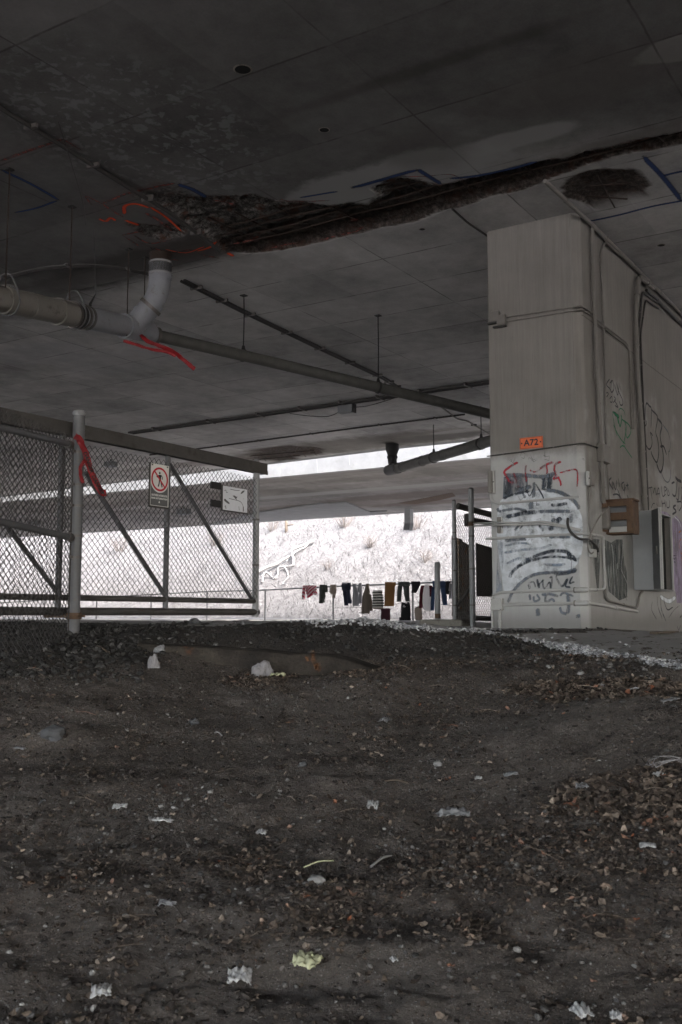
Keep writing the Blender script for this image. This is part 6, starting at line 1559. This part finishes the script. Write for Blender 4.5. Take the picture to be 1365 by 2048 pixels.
for i, (lab, x, y, w, h, mt) in enumerate((
    ('small white paper ball in the bare earth at mid left', 240, 1618, 30, 11, pap), ('thin white paper strip right of the white paper ball', 326, 1644, 44, 9, pap), ('pale crumpled tissue near the bottom left corner', 203, 1990, 40, 24, pap),
    ('yellowish torn paper near the bottom centre', 614, 1930, 54, 26, papy), ('muddy white paper left of the yellowish paper', 480, 1962, 48, 26, pap), ('white paper lump in the middle of the slope', 746, 1618, 22, 18, pap), ('flat whitish torn sheet right of the white paper lump', 905, 1634, 66, 20, papg),
    ('white scrap at the far right edge near the leaves', 1318, 1554, 22, 12, pap), ('long white scrap at right below the leaf drift', 1296, 1696, 32, 11, pap), ('crumpled white paper at the bottom right edge', 1163, 2032, 34, 24, pap), ('small white scrap at the bottom right beside the crumpled paper', 1232, 2038, 22, 16, pap),
    ('pale flat scrap at the left edge below the fence', 40, 1499, 28, 5, papg), ('grey plastic scrap in the leaves at right', 1165, 1577, 26, 14, papg), ('bluish white plastic scrap left of centre', 524, 1669, 20, 12, pap), ('tiny white paper bit left of the leaf drift', 958, 1560, 16, 8, pap), ('grey wrapper on the mound slope at centre', 770, 1446, 22, 16, papg), ('grey plastic strip at the lower left of centre', 335, 1812, 36, 12, papg), ('grey film scrap on the right edge of the mound', 1340, 1403, 44, 8, papg), ('pale bent strip in the leaf band at right', 1272, 1382, 26, 9, pap), ('tiny bluish paper in the lower middle', 788, 1924, 12, 9, pap), ('grey flat wrapper near the dark stone at centre right', 1022, 1552, 30, 9, papg), ('orange scrap lying on the earth at far left', 62, 1770, 12, 9, M['rust']))):
    crumple(lab, x, y, w, h, mt, seed=i + 9, tall=.55)
def lump_bag(label, px, py, w, h, mat, name, cat):
    p = on_ground(px, py); sc = p.y / F; m = MB()
    bm = bmesh.new(); bmesh.ops.create_icosphere(bm, subdivisions=4, radius=1); bm.verts.index_update()
    vs = []
    for v in bm.verts:
        q = v.co * 1.1 + Vector((px, py, 0)) * .37
        d = 1 + .38 * noise.noise(q) - .30 * abs(noise.noise(q * 2.2)) + .22 * abs(noise.noise(q * 4.7))
        c = v.co * d
        vs.append(p + Vector((c.x * w * sc * .5, c.y * w * sc * .35, max(-.25, c.z) * h * sc * .62 + h * sc * .15)))
    m.add(vs, [[v.index for v in f.verts] for f in bm.faces]); bm.free()
    return tag(m.build(name, mat, None, True, loc=p, rot=0, sharp=50), label, cat)
def rock(label, px, py, s, mat, flat=.7):
    p = on_ground(px, py); r = s * p.y / F / 2; m = MB()
    bm = bmesh.new(); bmesh.ops.create_icosphere(bm, subdivisions=3, radius=1); bm.verts.index_update()
    m.add([p + UZ * r * flat * .45 + Vector((v.co.x * r, v.co.y * r * .8, v.co.z * r * flat)) * (1 + .45 * noise.noise(v.co * 1.3 + Vector((px, py, 0))) + .15 * noise.noise(v.co * 3.7 + Vector((py, 0, 0)))) for v in bm.verts], [[v.index for v in f.verts] for f in bm.faces]); bm.free()
    return tag(m.build('stone', mat, None, True, loc=p, rot=0, sharp=35), label, 'stone')
st1 = weather('dark_stone', (.075, .075, .078), .4, 20, .9, 0, .4, .006); st2 = weather('pale_stone', (.20, .195, .19), .3, 20, .9, 0, .4, .006); st3 = weather('tan_stone', (.22, .16, .12), .3, 20, .9, 0, .4, .006)
lump_bag('whitish plastic bag lying crumpled at the foot of the ledge', 524, 1353, 44, 40, pap2, 'plastic_bag', 'bag')
lump_bag('torn white paper standing up against the dirt below the gate', 308, 1336, 20, 38, pap2, 'paper_scrap', 'paper')
lump_bag('dull paper scrap just above the torn white paper', 322, 1305, 26, 18, papg, 'paper_scrap', 'paper')
for lab, x, y, s, mt in (('fist sized dark stone on the bare slope at left centre', 388, 1447, 20, st1), ('pale rounded stone on the bare slope at right centre', 876, 1531, 18, st2), ('pale grey stone half buried in the lower slope', 634, 1768, 34, st2), ('tan stone among the leaves at lower right', 1214, 1778, 20, st3), ('tan stone left of the path slope in the lower right middle', 1083, 1772, 18, st3), ('small dark stone below the mound at centre', 607, 1531, 16, st1),
                         ('grey lump of broken concrete at left below the fence', 108, 1474, 46, st1), ('pale stone on the bank under the path gravel', 1098, 1336, 12, st2), ('second pale stone lower on the bank under the path', 1162, 1348, 13, st2), ('grey stone at the foot of the leaf band at right', 1208, 1372, 14, st2), ('dark stone on the crest of the mound at left', 390, 1246, 20, st1), ('tan stone at the lower left of the right slope', 942, 1876, 16, st3)):
    rock(lab, x, y, s, mt)
def stick(label, x0, y0, x1, y1, r, mat, cat='stick', name='stick'):
    a, b = on_ground(x0, y0) + UZ * (r + .004), on_ground(x1, y1) + UZ * (r + .008); c = (a + b) / 2 + UZ * .012
    return tag(MB().tube(smooth_path([a, c, b], 5), [r] * 11, 6).build(name, mat, None, True, loc=a, rot=0), label, cat)
stick('pale flat stick lying on the lower slope right of centre', 742, 1738, 784, 1716, .007, st2); stick('yellow straw on the slope left of the pale stick', 608, 1738, 668, 1726, .004, papy); stick('thin brown twig left of the yellow straw', 528, 1737, 572, 1740, .004, M['wood'])
stick('rusty twig in the dark ballast under the fence post', 194, 1296, 220, 1312, .009, M['wood']); stick('grey twig on the bare slope left of the mound', 430, 1468, 445, 1475, .006, st2); stick('dark stick at far left of the slope', 78, 1612, 92, 1606, .006, st1, 'stick'); stick('brown twig near the leaf drift at right', 1165, 1525, 1192, 1523, .004, M['wood']); stick('reddish twig on the slope at centre', 770, 1565, 818, 1571, .005, M['wood'])
# coil of thin wire at the right edge
m = MB(); p = on_ground(1345, 1545)
for k in range(3): m.tube([p + Vector((math.cos(t * .5 + k) * (.10 + .02 * k), math.sin(t * .5 + k) * .06, .03 + .05 * abs(math.sin(t * .45 + k)))) for t in range(14)], .0025, 4, False)
tag(m.build('wire_coil', M['straw'], None, loc=p, rot=0), 'tangled thin pale wire at the right edge beside the leaves', 'wire')

# ------------------------------------------------------------------ bank vegetation
BK0 = on_plane(600, 1150, W(47.5, 0, 1.5), (BV * .66 - UZ).normalized())
def bankpt(px, py, lift=0):
    p = on_plane(px, py, W(45.5, 0, 1.25), (BV * .66 - UZ).normalized()); return p + UZ * lift
m = MB()
for _ in range(17000):
    px, py = R.uniform(-60, 930), R.uniform(1000, 1250)
    p = bankpt(px, py)
    b = p.dot(BV); 
    if b > 66 or b < 45: continue
    tilt = AV * R.gauss(0, .6) - BV * R.uniform(.2, .9) + UZ * R.uniform(-.1, .7)
    L = R.uniform(.15, .7); q = p + tilt.normalized() * L - UZ * (.12 if R.random() < .7 else 0); s_ = tilt.cross(UZ).normalized() * R.uniform(.006, .013)
    p = p + UZ * .05
    mid = (p + q) / 2 + UZ * L * .12
    k = len(m.v); m.v += [p + s_, p - s_, mid + s_, mid - s_, q]; m.f += [(k, k + 1, k + 3, k + 2), (k + 2, k + 3, k + 4)]
tag(m.build('dry_grass', M['straw']), 'dry bleached grass matted over the sunlit bank', 'grass', kind='stuff')
def branch(label, px, rs):
    pts = [bankpt(x, y, .16) for x, y in px]
    pj = [q + Vector((noise.noise(q * 1.3), 0, noise.noise(q * 1.3 + Vector((5, 5, 5))))) * .22 for q in smooth_path(pts, 5)]
    o = tag(MB().tube(pj, [rs[0] + (rs[1] - rs[0]) * i / (5 * (len(pts) - 1)) for i in range(5 * (len(pts) - 1) + 1)], 8).build('fallen_branch', M['bark'], None, True, loc=pts[0], rot=0), label, 'branch'); return o
branch('long bleached branch slanting up the bank, longest of the branches', [(516, 1150), (545, 1136), (575, 1118), (600, 1102), (632, 1085)], (.12, .04))
branch('bent bleached branch dropping from the long one', [(628, 1088), (600, 1098), (585, 1108), (590, 1128), (584, 1137), (560, 1138)], (.10, .06))
branch('tangled bleached root low on the bank beside the gate end', [(520, 1170), (535, 1152), (552, 1160), (560, 1140), (575, 1136)], (.07, .04)); branch('thin bleached root hanging beside the tangled one', [(572, 1138), (576, 1156), (566, 1170), (578, 1178)], (.05, .03))
def brush(label, px, py, h, n, seed):
    rr = random.Random(seed); p = bankpt(px, py); m = MB()
    for _ in range(n):
        a = rr.uniform(0, 6.283); sp = rr.uniform(.05, .5); q = p + Vector((math.cos(a) * sp * h * .5, math.sin(a) * sp * h * .3, -.1))
        e = q + Vector((math.cos(a) * h * rr.uniform(.1, .7), math.sin(a) * h * .4, h * rr.uniform(.35, 1))); mid = (q + e) / 2 + Vector((rr.gauss(0, .1), 0, .12 * h))
        m.tube([q, mid, e], [.016, .011, .004], 4, False)
        for _ in range(2):
            f = mid.lerp(e, rr.random()); m.tube([f, f + Vector((rr.gauss(0, .2), rr.gauss(0, .1), rr.uniform(.05, .3))) * h], [.007, .003], 3, False)
    tag(m.build('bare_bush', M['brush'], None, loc=p, rot=0), label, 'bush', 'bare bushes on the bank')
M['brush'] = weather('bare_twigs', (.13, .11, .10), .4, 6, .9, 0, .1, .004)
for lab, x, y, h, n in (('dark bare tuft in the middle of the bank', 740, 1092, .8, 34), ('bare bush high on the bank left of the hanging duct', 690, 1052, 1.3, 40), ('low bare bush at the bank top just right of the gate end', 545, 1062, 1.3, 36), ('bare bush behind the hanging duct', 835, 1058, 1.2, 40), ('bare tuft above the right end of the clothes line', 850, 1122, .8, 28), ('low bare tuft above the left end of the clothes line', 655, 1138, .7, 24), ('bare bush seen through the gate under the blank plate', 430, 1090, 1.2, 34), ('bare bush seen through the gate between upright and fence post', 240, 1100, 1.3, 34)):
    brush(lab, x, y, h, n, x)
o = thing('wooden_stake', 'short dark stake standing high on the bank below the second viaduct edge', 'stake', bankpt(573, 1066), 0)
p = bankpt(573, 1066); MB().tube([p - UZ * .3, p + UZ * .9], [.12, .09], 8).build('stake_post', M['wood'], o, True); MB().tube([p + UZ * .5, p + UZ * .55 - AV * .6], [.05, .03], 6).build('cross_piece', M['wood'], o, True)
